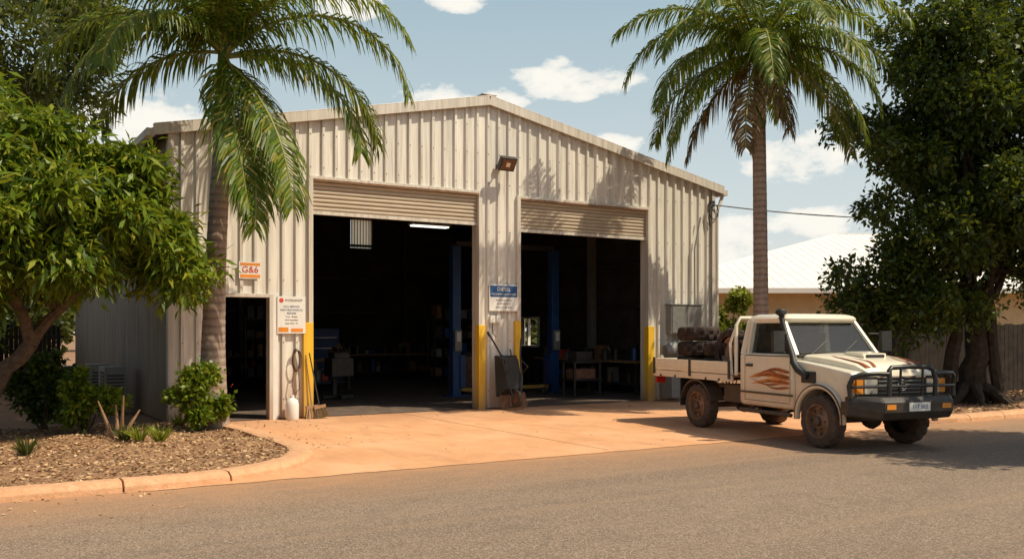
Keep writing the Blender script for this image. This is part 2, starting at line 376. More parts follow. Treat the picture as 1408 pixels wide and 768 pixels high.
# ---------------------------------------------------------------- shed
W_=13.36; PK=6.68; EV=5.42; RZ=6.78; D_=14.0
def roofz(x): return EV+(RZ-EV)*(1-abs(x-PK)/PK)
def prof(a,b,p=.27,d=.055,extra=()):
    fr=[(0,0),(.60,0),(.66,-d),(.86,-d),(.92,0)]; ks=range(int(a/p)-1,int(b/p)+2)
    P=[(k*p+f*p,o) for k in ks for f,o in fr]
    def it(x):
        for i in range(len(P)-1):
            if P[i][0]<=x<=P[i+1][0]:
                t=(x-P[i][0])/(P[i+1][0]-P[i][0]); return P[i][1]*(1-t)+P[i+1][1]*t
        return 0
    out=[(a,it(a))]+[q for q in P if a<q[0]<b]+[(b,it(b))]
    for e in extra:
        if a<e<b: out.append((e,it(e)))
    return sorted(out)
def ribwall(mb,a,b,zb,zt,mp,k,p=.27,d=.05,extra=()):
    P=prof(a,b,p,d,extra); vs=[];fs=[]
    for x,o in P:
        vs.append(mp(x,o,zb(x) if callable(zb) else zb)); vs.append(mp(x,o,zt(x) if callable(zt) else zt))
    for i in range(len(P)-1): fs.append((2*i,2*i+2,2*i+3,2*i+1))
    mb.add(vs,fs,k)
shed=empty('workshop_shed')
front=lambda x,o,z:(x,o,z)
DL=(.917,1.814,2.36); G1=(2.685,6.43,4.69); G2=(7.51,11.19,4.66)
mb=MB()
rz=lambda x:roofz(x)-.02
for a,b,z0 in [(0,DL[0],0.03),(DL[0],DL[1],DL[2]),(DL[1],G1[0],.03),(G1[0],G1[1],G1[2]),(G1[1],G2[0],.03),(G2[0],G2[1],G2[2]),(G2[1],W_,.03)]:
    ribwall(mb,a,b,z0,rz,front,'clad',extra=(PK,))
mb.build('front_wall',shed)
mb=MB(); rg=random.Random(5)
for k in range(int(W_/.27)):
    x=k*.27+.205
    for z in (.4,1.5,2.7,3.9,4.95,5.6,6.2):
        zz=z
        if zz>roofz(x)-.1: continue
        if any(g[0]-.1<x<g[1]+.1 and zz<g[2]+.1 for g in (DL,G1,G2)): continue
        mb.box(x-.008,x+.008,-.058,-.05,zz-.008,zz+.008,'darkmetal')
mb.build('fixing_screws',shed)
mb=MB()
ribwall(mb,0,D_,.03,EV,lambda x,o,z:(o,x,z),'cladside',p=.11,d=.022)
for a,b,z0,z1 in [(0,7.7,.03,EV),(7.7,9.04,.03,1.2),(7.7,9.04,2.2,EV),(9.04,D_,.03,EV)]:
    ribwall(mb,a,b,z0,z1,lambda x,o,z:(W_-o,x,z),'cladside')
for a,b,z0,z1 in [(0,8.97,.03,rz),(8.97,9.8,.03,4.72),(8.97,9.8,5.75,rz),(9.8,W_,.03,rz)]:
    ribwall(mb,a,b,z0,z1,lambda x,o,z:(x,D_-o,z),'cladside',extra=(PK,))
mb.build('side_and_back_walls',shed)
mb=MB()
for sgn in (-1,1):
    P=prof(-.12,D_+.1,.27,.04); vs=[];fs=[]
    xe=-.28 if sgn<0 else W_+.28; ze=EV-.28*(RZ-EV)/PK
    for y,o in P: vs+= [(xe,y,ze+.03-o),(PK,y,RZ+.03-o)]
    for i in range(len(P)-1): fs.append((2*i,2*i+2,2*i+3,2*i+1))
    mb.add(vs,fs,'roofm')
mb.build('roof_sheeting',shed)
mb=MB()
ze=EV-.3*(RZ-EV)/PK
mb.beam((-.3,-.11,ze-.02),(PK+.001,-.11,RZ-.02),.045,.19,'trim'); mb.beam((PK-.001,-.113,RZ-.02),(W_+.3,-.113,ze-.02),.045,.19,'trim')
mb.beam((-.3,-.07,ze+.085),(PK,-.07,RZ+.085),.13,.02,'trim'); mb.beam((PK,-.07,RZ+.088),(W_+.3,-.07,ze+.088),.13,.02,'trim')
mb.beam((PK,-.12,RZ+.11),(PK,D_+.1,RZ+.11),.35,.03,'roofm')
for x in (-.36,W_+.36):
    mb.box(x-.07,x+.07,-.13,D_+.1,ze-.14,ze+.0,'trim')
mb.box(-.29,-.0,-.07,D_,ze-.06,ze-.05,'darkmetal')
mb.box(-.05,.05,-.072,-.058,.0,EV-.05,'trim'); mb.box(-.05,-.03,-.057,.10,.0,EV-.05,'trim')
mb.box(W_-.06,W_+.05,-.074,-.059,.0,EV-.05,'trim'); mb.box(W_+.03,W_+.05,-.058,.06,0,EV-.05,'trim')
mb.tube([(W_+.36,-.02,ze-.1),(W_+.2,-.03,ze-.45),(W_+.14,-.03,ze-.6),(W_+.14,-.03,.1)],.045,'trim',8)
mb.build('roof_trim',shed,bevel=.006)
mb=MB()
def frame(a,b,zt,w=.09,d=.24,k='trim'):
    mb.box(a-w,a,-.068,d,.0,zt+w,k); mb.box(b,b+w,-.068,d,.0,zt+w,k); mb.box(a,b,-.066,d,zt,zt+w,k)
frame(DL[0],DL[1],DL[2],.07,.16); frame(*G1); frame(*G2)
mb.box(DL[1]+.07,DL[1]+.17,-.064,-.056,.0,2.45,'white')
mb.build('opening_frames',shed,bevel=.005)
mb=MB(); H=1.92
for a,b in [(G1[0]-.20,G1[0]+.003),(G1[1]-.003,G1[1]+.16),(G2[0]-.15,G2[0]+.003),(G2[1]-.003,G2[1]+.19)]:
    mb.box(a,b,-.076,.10,.0,H+random.uniform(-.1,.1),'yellow')
mb.build('yellow_corner_guards',shed,bevel=.008)
mb=MB()
for g in (G1,G2): mb.box(g[0],g[1],-.072,-.0665,g[2]-.0,g[2]+.03,'rust')
mb.build('header_rust_edges',shed)
def shutter(name,g,zb):
    mb=MB(); z=g[2]; n=int((z-zb)/.075); vs=[];fs=[]
    pts=[]
    for i in range(n):
        z0=z-i*(z-zb)/n; h=(z-zb)/n
        pts+= [(.06,z0),(.03,z0-h*.25),(.025,z0-h*.5),(.03,z0-h*.75),(.06,z0-h*.97)]
    for y,zz in pts: vs+=[(g[0]+.01,y,zz),(g[1]-.01,y,zz)]
    for i in range(len(pts)-1): fs.append((2*i,2*i+1,2*i+3,2*i+2))
    mb.add(vs,fs,'shutter'); mb.box(g[0]+.01,g[1]-.01,.02,.09,zb-.07,zb,'trim')
    mb.build(name,shed)
shutter('roller_door_a',G1,4.10); shutter('roller_door_b',G2,4.02)
mb=MB(); i_=.26  # dark sheets added inside the cladding to deepen the shade in the bays
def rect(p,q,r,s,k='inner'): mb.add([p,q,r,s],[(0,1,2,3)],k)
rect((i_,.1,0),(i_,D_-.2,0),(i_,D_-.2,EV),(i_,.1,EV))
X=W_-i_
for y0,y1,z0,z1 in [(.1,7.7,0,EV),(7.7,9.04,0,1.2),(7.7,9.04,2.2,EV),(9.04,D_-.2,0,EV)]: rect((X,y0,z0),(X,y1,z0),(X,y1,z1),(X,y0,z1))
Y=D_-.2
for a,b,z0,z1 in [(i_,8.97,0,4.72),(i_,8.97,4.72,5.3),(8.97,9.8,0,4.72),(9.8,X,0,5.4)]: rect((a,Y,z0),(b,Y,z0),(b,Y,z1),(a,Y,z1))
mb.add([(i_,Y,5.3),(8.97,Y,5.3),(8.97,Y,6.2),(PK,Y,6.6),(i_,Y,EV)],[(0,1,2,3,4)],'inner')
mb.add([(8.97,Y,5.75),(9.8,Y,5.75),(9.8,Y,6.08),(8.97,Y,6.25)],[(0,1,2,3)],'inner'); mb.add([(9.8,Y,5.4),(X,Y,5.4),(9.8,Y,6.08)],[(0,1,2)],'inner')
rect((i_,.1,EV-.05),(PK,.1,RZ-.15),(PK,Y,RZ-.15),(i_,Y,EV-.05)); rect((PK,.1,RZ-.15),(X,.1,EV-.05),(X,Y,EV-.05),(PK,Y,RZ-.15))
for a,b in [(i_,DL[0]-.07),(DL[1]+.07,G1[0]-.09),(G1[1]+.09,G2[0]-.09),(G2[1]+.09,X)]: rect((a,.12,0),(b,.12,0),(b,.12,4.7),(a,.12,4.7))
mb.build('dark_inner_sheets',shed)
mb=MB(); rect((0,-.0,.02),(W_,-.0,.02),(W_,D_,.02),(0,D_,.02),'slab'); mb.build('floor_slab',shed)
mb=MB()
for y in (4.6,9.2):
    for x in (.45,W_-.45): mb.box(x-.1,x+.1,y-.1,y+.1,0,EV-.2,'grey')
    mb.beam((.4,y,EV-.25),(PK,y,RZ-.4),.12,.3,'grey'); mb.beam((PK,y,RZ-.4),(W_-.4,y,EV-.25),.12,.3,'grey')
for x in np.arange(1.2,13,1.2):
    mb.box(x-.03,x+.03,.15,Y,roofz(x)-.32,roofz(x)-.22,'darkmetal')
for z in (1.2,2.4,3.6,4.8):
    mb.box(i_,X,Y-.1,Y-.02,z-.04,z+.04,'darkmetal'); mb.box(X-.1,X-.02,.2,7.6,z-.04,z+.04,'darkmetal')
for x in (2.6,5,7.4,11): mb.box(x-.06,x+.06,Y-.2,Y-.1,0,roofz(x)-.4,'darkmetal')
mb.build('portal_frames',shed)
mb=MB(); ribwall(mb,8.97,9.8,4.72,5.75,lambda x,o,z:(x,Y-.01+o,z),'poly',p=.12,d=.02)
for i in range(8): mb.box(8.99+i*.11,9.01+i*.11,Y-.05,Y-.03,4.72,5.75,'darkmetal')
mb.build('translucent_panel',shed)
mb=MB(); mb.box(X-.05,X+.05,7.7,7.76,1.2,2.2,'white'); mb.box(X-.05,X+.05,8.98,9.04,1.2,2.2,'white'); mb.box(X-.05,X+.05,8.34,8.4,1.2,2.2,'white')
mb.box(X-.05,X+.05,7.76,8.98,1.2,1.26,'white'); mb.box(X-.05,X+.05,7.76,8.98,2.14,2.2,'white'); mb.build('side_window',shed)
# ------------------- interior objects
lift=empty('vehicle_lift',(9.45,3.8,0))
mb=MB()
for sx in (-1.55,1.55):
    mb.box(sx-.12,sx+.12,-.11,.11,.02,3.95,'blue'); mb.box(sx-.24,sx+.24,-.28,.28,.02,.06,'blue')
    mb.box(sx-.15*np.sign(sx)-.08,sx-.15*np.sign(sx)+.08,-.16,.16,.25,1.1,'blue')
    mb.box(sx-.1,sx+.1,-.2,-.12,1.2,1.75,'grey'); mb.box(sx-.06,sx+.06,-.22,-.2,1.45,1.7,'white')
mb.build('columns',lift,bevel=.01)
mb=MB(); mb.box(-1.55,1.55,-.07,.07,3.95,4.07,'darkmetal'); mb.build('crossbar',lift)
mb=MB()
for sx in (-1.45,1.45):
    for sy in (-1,1):
        mb.beam((sx*.93,0,.2),(sx*.45,sy*.85,.14),.1,.09,'yellow'); mb.lathe([(0,.22),(.07,.22),(.07,.1),(0,.1)],'black',12,ax='z',c=(sx*.45,sy*.85,0))
mb.build('lift_arms',lift)
def bench(name,x,y,L,rz=0,seed=0):
    e=empty(name,(x,y,0),rz); rg=random.Random(seed); mb=MB()
    mb.box(-L/2,L/2,-.35,.35,.86,.92,'wood')
    for sx in (-L/2+.05,L/2-.05):
        for sy in (-.3,.3): mb.box(sx-.04,sx+.04,sy-.04,sy+.04,0.02,.86,'darkmetal')
    mb.box(-L/2+.1,L/2-.1,-.3,.3,.25,.29,'darkmetal')
    mb.build('bench_frame',e)
    mb=MB()
    for i in range(int(L*7)):
        cx=rg.uniform(-L/2+.15,L/2-.15); w=rg.uniform(.04,.16); z0=.925 if rg.random()<.6 else .295; h=rg.uniform(.08,.42)
        k=rg.choice(['darkmetal','grey','rust','black','grey','rust','blue','rust','black','wood','darkmetal','red'])
        if rg.random()<.4: mb.box(cx-w,cx+w,-.2,.15,z0,z0+h,k)
        else: mb.lathe([(0,z0),(w*.7,z0),(w*.7,z0+h),(w*.3,z0+h+.05),(0,z0+h+.05)],k,12,ax='z',c=(cx,rg.uniform(-.2,.2),0))
    mb.build('bench_clutter',e,bevel=.005)
bench('workbench',4.3,13.2,4.5,0,1); bench('workbench',9.8,13.2,4,0,2); bench('workbench',12.6,4.2,5,R(90),3); bench('workbench',.9,6.5,4,R(90),4); bench('workbench',5.6,7.9,1.8,0,8)
def cabinet(x,y,c,w=.7,h=1.0,rz=0):
    e=empty('tool_cabinet',(x,y,0),rz); mb=MB(); mb.box(-w/2,w/2,-.25,.25,.12,h,c)
    for i in range(5):
        z=.16+i*(h-.2)/5; mb.box(-w/2+.03,w/2-.03,-.27,-.25,z,z+(h-.2)/5-.02,c); mb.box(-w/2+.1,w/2-.1,-.285,-.27,z+.08,z+.1,'chrome')
    for sx in (-1,1):
        for sy in (-1,1): mb.lathe([(0,-.02),(.05,-.02),(.05,.02),(0,.02)],'black',10,c=(sx*(w/2-.08),sy*.2,.07))
    mb.build('drawers',e,bevel=.006)
cabinet(8.9,5.2,'rust'); cabinet(4.4,6.8,'darkmetal',.9,1.3); cabinet(6.2,9.5,'blue',1.2,1.8); cabinet(9.7,6.2,'darkmetal',.8,1.1); cabinet(10.2,4.9,'red',.6,.9)
for (x,y,rz_,sd) in [(2.2,9.5,0,5),(12.4,10.6,R(90),6),(5.4,11.5,0,9),(10.4,8.4,0,10)]:
    e=empty('storage_shelf',(x,y,0),rz_); mb=MB(); rg=random.Random(sd)
    for sx in (-.9,.9):
        for sy in (-.22,.22): mb.box(sx-.02,sx+.02,sy-.02,sy+.02,.02,2.2,'darkmetal')
    for z in (.3,.9,1.5,2.1):
        mb.box(-.9,.9,-.24,.24,z,z+.03,'darkmetal')
        for i in range(6):
            w=rg.uniform(.07,.13); cx=-.72+i*.29; mb.box(cx-w,cx+w,-.2,.2,z+.031,z+rg.uniform(.15,.45),rg.choice(['rust','darkmetal','darkmetal','blue','wood','black','grey']))
    mb.build('shelf_with_boxes',e)
def tyre(mb,c,r=.38,w=.26,ax='z',k='tyre',lug=True,n=44,deep=.022):
    pr=[(r*.60,-w*.40),(r*.70,-w*.5),(r*.88,-w*.47),(r*.965,-w*.38),(r*.99,-w*.2),(r*.99,-w*.1),(r*.99,w*.1),(r*.99,w*.2),(r*.965,w*.38),(r*.88,w*.47),(r*.70,w*.5),(r*.60,w*.40)]
    def md(i,j):
        if not lug: return 0
        g=j%4
        if i in (3,4): return -deep if g==0 else .006
        if i in (5,6): return -deep if g==2 else .006
        if i in (7,8): return -deep if g==0 else .006
        return 0
    mb.lathe(pr,k,n,md,ax,c)
e=empty('tyre_stack',(3.6,3.4,0)); mb=MB()
for i in range(4): tyre(mb,(0.02*i,0,.15+.24*i),.33,.23,'z')
mb.build('tyres',e,smooth=True)
e=empty('engine_stand',(4.9,4.4,0)); mb=MB()
mb.box(-.4,.4,-.05,.05,.05,.12,'darkmetal'); mb.box(-.05,.05,-.4,.4,.05,.12,'darkmetal'); mb.box(-.05,.05,.2,.3,.1,1.0,'darkmetal'); mb.box(-.28,.28,-.35,.2,.6,1.05,'darkmetal'); mb.box(-.2,.2,-.3,.1,1.05,1.2,'darkmetal')
for i in range(4): mb.tube([(-.15+.1*i,-.2,1.2),(-.15+.1*i,-.3,1.3),(-.15+.1*i,-.45,1.2)],.03,'darkmetal',8)
mb.build('engine',e,bevel=.02)
e=empty('engine_stand',(10.6,1.9,0)); mb=MB()
mb.box(-.45,.45,-.3,.3,.45,.5,'darkmetal')
for sx in(-.4,.4):
    for sy in (-.25,.25): mb.box(sx-.03,sx+.03,sy-.03,sy+.03,.05,.95,'darkmetal')
mb.box(-.45,.45,-.3,.3,.9,.95,'darkmetal'); mb.box(-.3,.2,-.2,.2,.95,1.2,'darkmetal'); mb.box(-.35,.3,-.2,.2,.5,.75,'rust'); mb.build('engine',e,bevel=.01)
e=empty('fluorescent_light',(8.95,7.4,4.85)); mb=MB(); mb.box(-.65,.65,-.14,.14,.03,.08,'white'); mb.box(-.6,.6,-.10,-.04,-.01,.03,'tube'); mb.box(-.6,.6,.04,.10,-.01,.03,'tube')
mb.tube([(-.4,0,.08),(-.4,0,1.35)],.008,'darkmetal',5); mb.tube([(.4,0,.08),(.4,0,1.35)],.008,'darkmetal',5); mb.build('batten',e)

# ------------------- facade items
FR=(R(90),0,0)
e=empty('price_sign',(1.44,-.07,2.87)); mb=MB(); mb.box(-.21,.21,0,.012,-.16,.16,'white'); mb.box(-.19,.19,-.003,0,-.14,-.08,'orange'); mb.box(-.19,.19,-.003,0,.09,.14,'amber'); mb.build('board',e)
text('lettering','G&6',.17,(0,-.006,.01),FR,'red',e)
e=empty('notice_board',(2.24,-.072,2.03)); mb=MB(); mb.box(-.28,.28,-.012,.012,-.36,.36,'white'); mb.box(-.26,-.06,-.015,-.012,-.33,-.24,'amber'); mb.box(-.01,.23,-.015,-.012,-.33,-.26,'orange')
mb.lathe([(.0,-.016),(.045,-.016),(.045,-.012)],'red',16,c=(-.2,0,.28)); mb.build('board',e,bevel=.003)
text('heading','WORKSHOP',.062,(.04,-.014,.28),FR,'darkmetal',e)
for i,t in enumerate(['FULL SERVICE','AND MECHANICAL','REPAIRS','Tyres - Brakes','4WD Specialists','Open Mon - Fri']): text('line','%s'%t,.052 if i<3 else .04,(0,-.014,.16-.065*i),FR,'signblue' if i<3 else 'darkmetal',e)
e=empty('workshop_sign',(7.05,-.078,2.45)); mb=MB(); mb.box(-.37,.37,-.012,.012,-.29,.29,'white'); mb.box(-.35,.35,-.016,-.012,.02,.27,'signblue'); mb.build('board',e,bevel=.003)
text('heading','DIESEL',.12,(0,-.019,.19),FR,'white',e); text('subheading','MECHANICAL REPAIRS',.062,(0,-.019,.08),FR,'white',e)
for i,t in enumerate(['Servicing all vehicles','Ph  08 9555 0147','Mon-Fri 7.30 - 5.00']): text('line',t,.05,(0,-.014,-.05-.08*i),FR,'darkmetal',e)
e=empty('power_outlet',(6.86,-.06,1.98)); mb=MB(); mb.box(-.16,-.04,-.05,.01,-.08,.08,'white'); mb.box(.0,.1,-.05,.01,-.08,.08,'white'); mb.tube([(-.1,-.03,-.08),(-.1,-.04,-.3),(-.02,-.05,-.4)],.01,'black',6); mb.build('sockets',e,bevel=.01)
e=empty('floodlight',(6.92,-.06,5.32)); mb=MB(); mb.box(-.06,.06,-.05,.02,-.03,.06,'darkmetal'); mb.tube([(0,-.03,.0),(0,-.22,.08)],.018,'darkmetal',8)
mb.T=Matrix.Translation((.05,-.30,.05))@Matrix.Rotation(R(35),4,'X')
mb.box(-.19,.19,-.06,.06,-.15,.15,'black'); mb.box(-.165,.165,-.066,-.061,-.12,.12,'rust'); mb.box(-.05,.05,-.07,-.066,-.05,.05,'lens')
for i in range(5): mb.box(-.15,.15,.06,.09,-.1+.05*i,-.09+.05*i,'black')
mb.build('lamp_head',e,bevel=.006)
e=empty('garden_hose',(2.32,-.07,1.35)); mb=MB()
for k in range(3):
    pts=[]; 
    for i in range(25):
        a=2*math.pi*i/24; pts.append((.07*math.sin(a)*(1+.1*k)+.015*k,-.03-.015*k,-.20+.22*math.cos(a)*(1-.07*k)))
    mb.tube(pts,.010,'rust' if k else 'black',6)
mb.tube([(0,0,0),(0,-.09,.02)],.015,'grey',6)
mb.tube([(.05,-.03,-.4),(.08,-.04,-.75),(-.02,-.05,-.85),(-.08,-.04,-.7),(-.03,-.03,-.4)],.012,'rust',6)
mb.build('hose_coil',e,smooth=True)
e=empty('water_container',(2.2,-.25,.012)); mb=MB(); mb.lathe([(0,0),(.11,0),(.125,.03),(.125,.3),(.10,.38),(.04,.42),(.04,.47),(0,.47)],'white',20,ax='z'); mb.build('drum',e,smooth=True)
def broom(x,y,h,tilt,head,col):
    e=empty('broom',(x,y,0.012)); e.rotation_euler=(R(-6),R(tilt),0); mb=MB(); mb.tube([(0,0,.2),(0,0,h)],.013,col,8); mb.box(-.12,.12,-.03,.03,.2,.26,'wood'); mb.build('handle',e)
    rg=np.random.RandomState(3); n=260; B=np.stack([rg.uniform(-.11,.11,n),rg.uniform(-.03,.03,n),np.full(n,.21)],1); T=B+np.stack([B[:,0]*.45+rg.normal(size=n)*.01,rg.normal(size=n)*.02,-np.full(n,.2)],1)
    w=np.array([.004,0,0]); quads('bristles',np.stack([B-w,B+w,T+w,T-w],1),head,e)
broom(2.62,-.25,1.25,-5,'litter','wood'); broom(2.78,-.28,1.3,-9,'palmdead','darkmetal')
e=empty('wheelbarrow',(7.02,-.42,.012)); e.rotation_euler=(R(-10),0,0); mb=MB()
tray=[(-.32,0,.30),(.32,0,.30),(.27,0,1.18),(-.27,0,1.18)]; o=.24
tb=[(-.22,-o,.42),(.22,-o,.42),(.17,-o,1.05),(-.17,-o,1.05)]
mb.add(tray+tb,[(4,5,6,7),(0,1,5,4),(1,2,6,5),(2,3,7,6),(3,0,4,7)],'black')
mb.tube([tray[0],tray[1],tray[2],tray[3],tray[0]],.015,'black',6)
for s in(-1,1):
    mb.tube([(s*.08,-.3,.2),(s*.18,-.3,.6),(s*.24,-.22,1.15),(s*.36,-.12,1.5),(s*.42,-.1,1.62)],.02,'black',8)
    mb.tube([(s*.42,-.1,1.6),(s*.46,-.09,1.7)],.026,'black',8)
    mb.tube([(s*.2,-.3,.75),(s*.2,-.55,.85),(s*.2,-.3,1.05)],.014,'darkmetal',6)
tyre(mb,(0,-.3,.2),.19,.09,'x','tyre',False,24); mb.lathe([(.0,-.03),(.11,-.04),(.11,.04),(0,.03)],'rust',16,ax='x',c=(0,-.3,.2))
mb.build('barrow',e,smooth=True)
for sx,sc,ty in ((7.3,1,-6),(6.85,.9,5)):
    e=empty('shovel',(sx,-.45,.012)); e.rotation_euler=(R(-12),R(ty),0); mb=MB()
    mb.tube([(0,0,.35),(0,0,1.35*sc)],.016,'darkmetal',8); mb.add([(-.13,-.04,.36),(0,0,.38),(.13,-.04,.36),(-.14,-.05,.06),(0,-.02,.04),(.14,-.05,.06),(0,-.03,-.0)],[(0,1,4,3),(1,2,5,4),(3,4,6),(4,5,6)],'rust'); mb.build('blade_and_handle',e)
e=empty('meter_box',(12.25,-.07,2.0)); mb=MB(); mb.box(-.5,.5,-.2,.01,-.36,.36,'grey'); mb.box(-.47,-.01,-.215,-.2,-.33,.33,'grey'); mb.box(.01,.47,-.215,-.2,-.33,.33,'grey'); mb.box(-.53,.53,-.23,.02,.36,.39,'grey'); mb.build('cabinet',e,bevel=.008)
mb=MB()
for x in (-.3,-.2,.25): mb.tube([(x,-.1,-.36),(x,-.1,-2.0)],.025,'grey',8)
mb.tube([(.4,-.06,.38),(.4,-.05,1.8),(.6,-.05,2.6)],.02,'grey',8); mb.build('conduits',e)
e=empty('air_compressor',(11.75,-.45,.012)); mb=MB(); mb.lathe([(0,-.4),(.12,-.38),(.2,-.3),(.2,.3),(.12,.38),(0,.4)],'grey',20,ax='x',c=(0,0,1.25)); mb.box(-.3,.3,-.18,.18,.1,.9,'grey'); mb.box(-.2,.15,-.12,.12,.9,1.06,'darkmetal'); mb.build('tank',e,bevel=.01)
e=empty('power_cable'); mb=MB()
def cat(a,b,sag,n=24):
    a=Vector(a);b=Vector(b); return [a.lerp(b,i/n)-Vector((0,0,sag*4*(i/n)*(1-i/n))) for i in range(n+1)]
mb.tube(cat((13.3,-.12,4.95),(32,-4.5,6.6),.75),.017,'black',6)
pts=[(13.3+.16*math.cos(a),-.12,4.78+.2*math.sin(a)) for a in np.linspace(1.6,7.2,14)]; mb.tube(pts,.014,'black',6); mb.tube([(13.2,-.09,5.0),(13.15,-.1,4.6),(13.2,-.1,4.4)],.02,'black',6); mb.box(13.2,13.34,-.13,-.076,4.9,5.05,'black')
mb.build('wire',e)

# ---------------------------------------------------------------- palms
def palm(name,base,top,r0,r1,shaft,fronds,seed,Lf=.55,dead=()):
    e=empty(name,base); rg=random.Random(seed); B=Vector((0,0,0)); T=Vector(top)-Vector(base); mb=MB()
    n=90; pts=[];rs=[]
    sh=shaft; zt=T.z-sh
    for i in range(n+1):
        t=i/n; z=zt*t; p=Vector((T.x*t*t,T.y*t*t,z)); pts.append(p)
        r=r1+(r0-r1)*math.exp(-z*1.1)+(r0*.82-r1)*max(0,1-t)*.55; r*=1+.018*(i%3==0)+rg.uniform(-.008,.008); rs.append(r)
    mb.tube(pts,rs,'ptrunk',20); mb.build('trunk',e,smooth='full')
    mb=MB(); a=pts[-1]; mb.tube([a+(T-a)*t for t in (0,.08,.3,.7,1,1.06)],[r1*.98,r1*1.12,r1*1.0,r1*.72,r1*.5,r1*.2],'shaft',16)
    mb.tube([a+Vector((-.08,-.05,.1)),a+Vector((-.28,-.1,.35)),a+Vector((-.42,-.12,.75))],[.05,.03,.008],'shaft',6); mb.build('crownshaft',e,smooth='full')
    V=[]; VD=[]; mr=MB()
    up=Vector((0,0,1))
    for fi,(phi,el0,L,dr,*dd) in enumerate(fronds):
        isdead=bool(dd); az=R(phi-31.5)+rg.uniform(-.08,.08); n=34; p=T-Vector((0,0,rg.uniform(0,.25))); P=[];TT=[]
        h=Vector((math.cos(az),math.sin(az),0)); side=Vector((-h.y,h.x,0)); tw=rg.uniform(-.35,.35); sw=rg.uniform(-.25,.25)
        for i in range(n+1):
            s=i/n; el=R(el0-dr*s**1.15); t=(h*math.cos(el)+up*math.sin(el)+side*sw*s*.6).normalized(); P.append(p.copy()); TT.append(t); p=p+t*(L/n)
        mr.tube(P,[.032*(1-.85*i/n)+.004 for i in range(n+1)],'rachis',5,False)
        nl=104
        for j in range(nl):
            if rg.random()<.03: continue
            s=.08+.92*j/(nl-1); k=min(n-1,int(s*n)); fr_=s*n-k; p=P[k].lerp(P[min(k+1,n)],min(1,fr_)); t=TT[k]
            sd=t.cross(up); sd=sd.normalized() if sd.length>.15 else side.copy(); nu=sd.cross(t).normalized()
            ll=Lf*max(.28,math.sin(math.pi*min(1,(s*.78+.16)))**.6)*rg.uniform(.75,1.12)
            for sg in (-1,1):
                fw=.35+.55*s+rg.uniform(-.12,.12); lift=rg.uniform(-.15,.35)
                d=(sd*sg*math.cos(tw*sg)+t*fw+nu*lift).normalized()
                g=rg.uniform(.6,1.3)*(1.5 if isdead else 1)
                m=p+d*ll*.4-up*g*.06*ll; d2=(d-up*g*.95).normalized(); m2=m+d2*ll*.32; d3=(d2-up*g*1.1).normalized(); q=m2+d3*ll*.34
                w=(d.cross(nu+Vector((rg.uniform(-.6,.6),rg.uniform(-.6,.6),rg.uniform(-.4,.4))))).normalized()*.019
                tgt=VD if isdead else V
                tgt.append((p-w*.5,p+w*.5,m+w,m-w)); tgt.append((m-w,m+w,m2+w*.8,m2-w*.8)); tgt.append((m2-w*.8,m2+w*.8,q+w*.1,q-w*.1))
    mr.build('rachises',e,smooth=True)
    quads('leaflets',np.array([[tuple(x) for x in q] for q in V]),'palm',e)
    if VD: quads('dead_leaflets',np.array([[tuple(x) for x in q] for q in VD]),'palmdead',e)
palm('palm_tree',(.36,-1.62,.05),(.53,-1.65,6.55),.26,.150,1.55,
 [(2,46,4.1,130),(14,20,3.5,108),(-14,60,4.1,128),(-40,-50,3.5,36),(-62,-46,3.2,40),(-30,-34,3.3,50),(-4,8,3.3,95),(38,68,3.4,80),(180,46,3.7,118),(168,70,3.8,102),(196,24,3.2,112),(214,56,3.5,120),
  (236,32,3.0,112),(262,70,3.2,105),(300,62,3.3,115),(330,74,3.7,100),(100,82,3.0,45),(140,74,3.3,78),(75,80,3.0,45),(188,2,2.6,80),(270,85,3.0,60)],11,Lf=.80)
palm('palm_tree',(11.5,-3.45,.0),(11.36,-3.52,7.75),.22,.140,1.7,
 [(0,40,3.6,122),(15,62,3.7,110),(-15,12,3.2,95),(20,2,3.1,85),(180,40,3.6,122),(165,62,3.7,110),(195,14,3.2,98),(160,0,3.1,82),(215,42,3.4,118),(240,56,3.3,112),(262,24,3.2,108),(285,46,3.3,115),(310,24,3.3,108),(330,56,3.6,115),
  (45,46,3.4,105),(70,24,3.1,98),(100,60,3,90),(130,34,3.3,105),(90,85,3,60),(200,72,3.5,105),(345,78,3.5,98),(270,80,3.1,85),(205,-12,3.2,68),(-28,-14,3.2,68),(0,-20,3.1,60),(182,-22,3.1,60),(150,-30,2.7,52,1),(235,-42,2.5,42,1),(300,-50,2.0,36,1)],12,Lf=.70)

# ---------------------------------------------------------------- trees
e=empty('mango_tree',(-2.95,-1.6,.08))
bl=[(.55,-.7,3.35,1.9,1.6,1.25),(-.6,0,3.75,1.7,1.7,1.45),(1.85,-.7,2.85,1.15,.9,.75),(-.2,-1.3,2.75,1.2,.9,.8),(1.2,-.6,3.5,1.1,.9,.7)]
subs=crown('foliage',bl,85,(.30,.56),3000,20,.25,.030,'leafL',e,21,.75,.75,.2)
mb=MB(); limb(mb,(-.1,0,-.1),(.55,-.3,1.45),.16,.11,'bark',1,.25); limb(mb,(-.5,.15,-.1),(-.3,.1,2.2),.14,.09,'bark',2,.3)
limb(mb,(.55,-.3,1.45),(1.5,-.7,2.5),.10,.05,'bark',3,.2); limb(mb,(.55,-.3,1.45),(.3,-.5,3.2),.10,.05,'bark',4,.3)
for i in range(0,60,2):
    s=subs[i]; a=random.choice([(1.5,-.7,2.5),(.3,-.5,3.2),(-.3,.1,2.2),(.9,-.45,1.95)]); limb(mb,a,s[:3],.04,.01,'bark',i,.25,5)
mb.build('trunk_and_limbs',e,smooth=True)
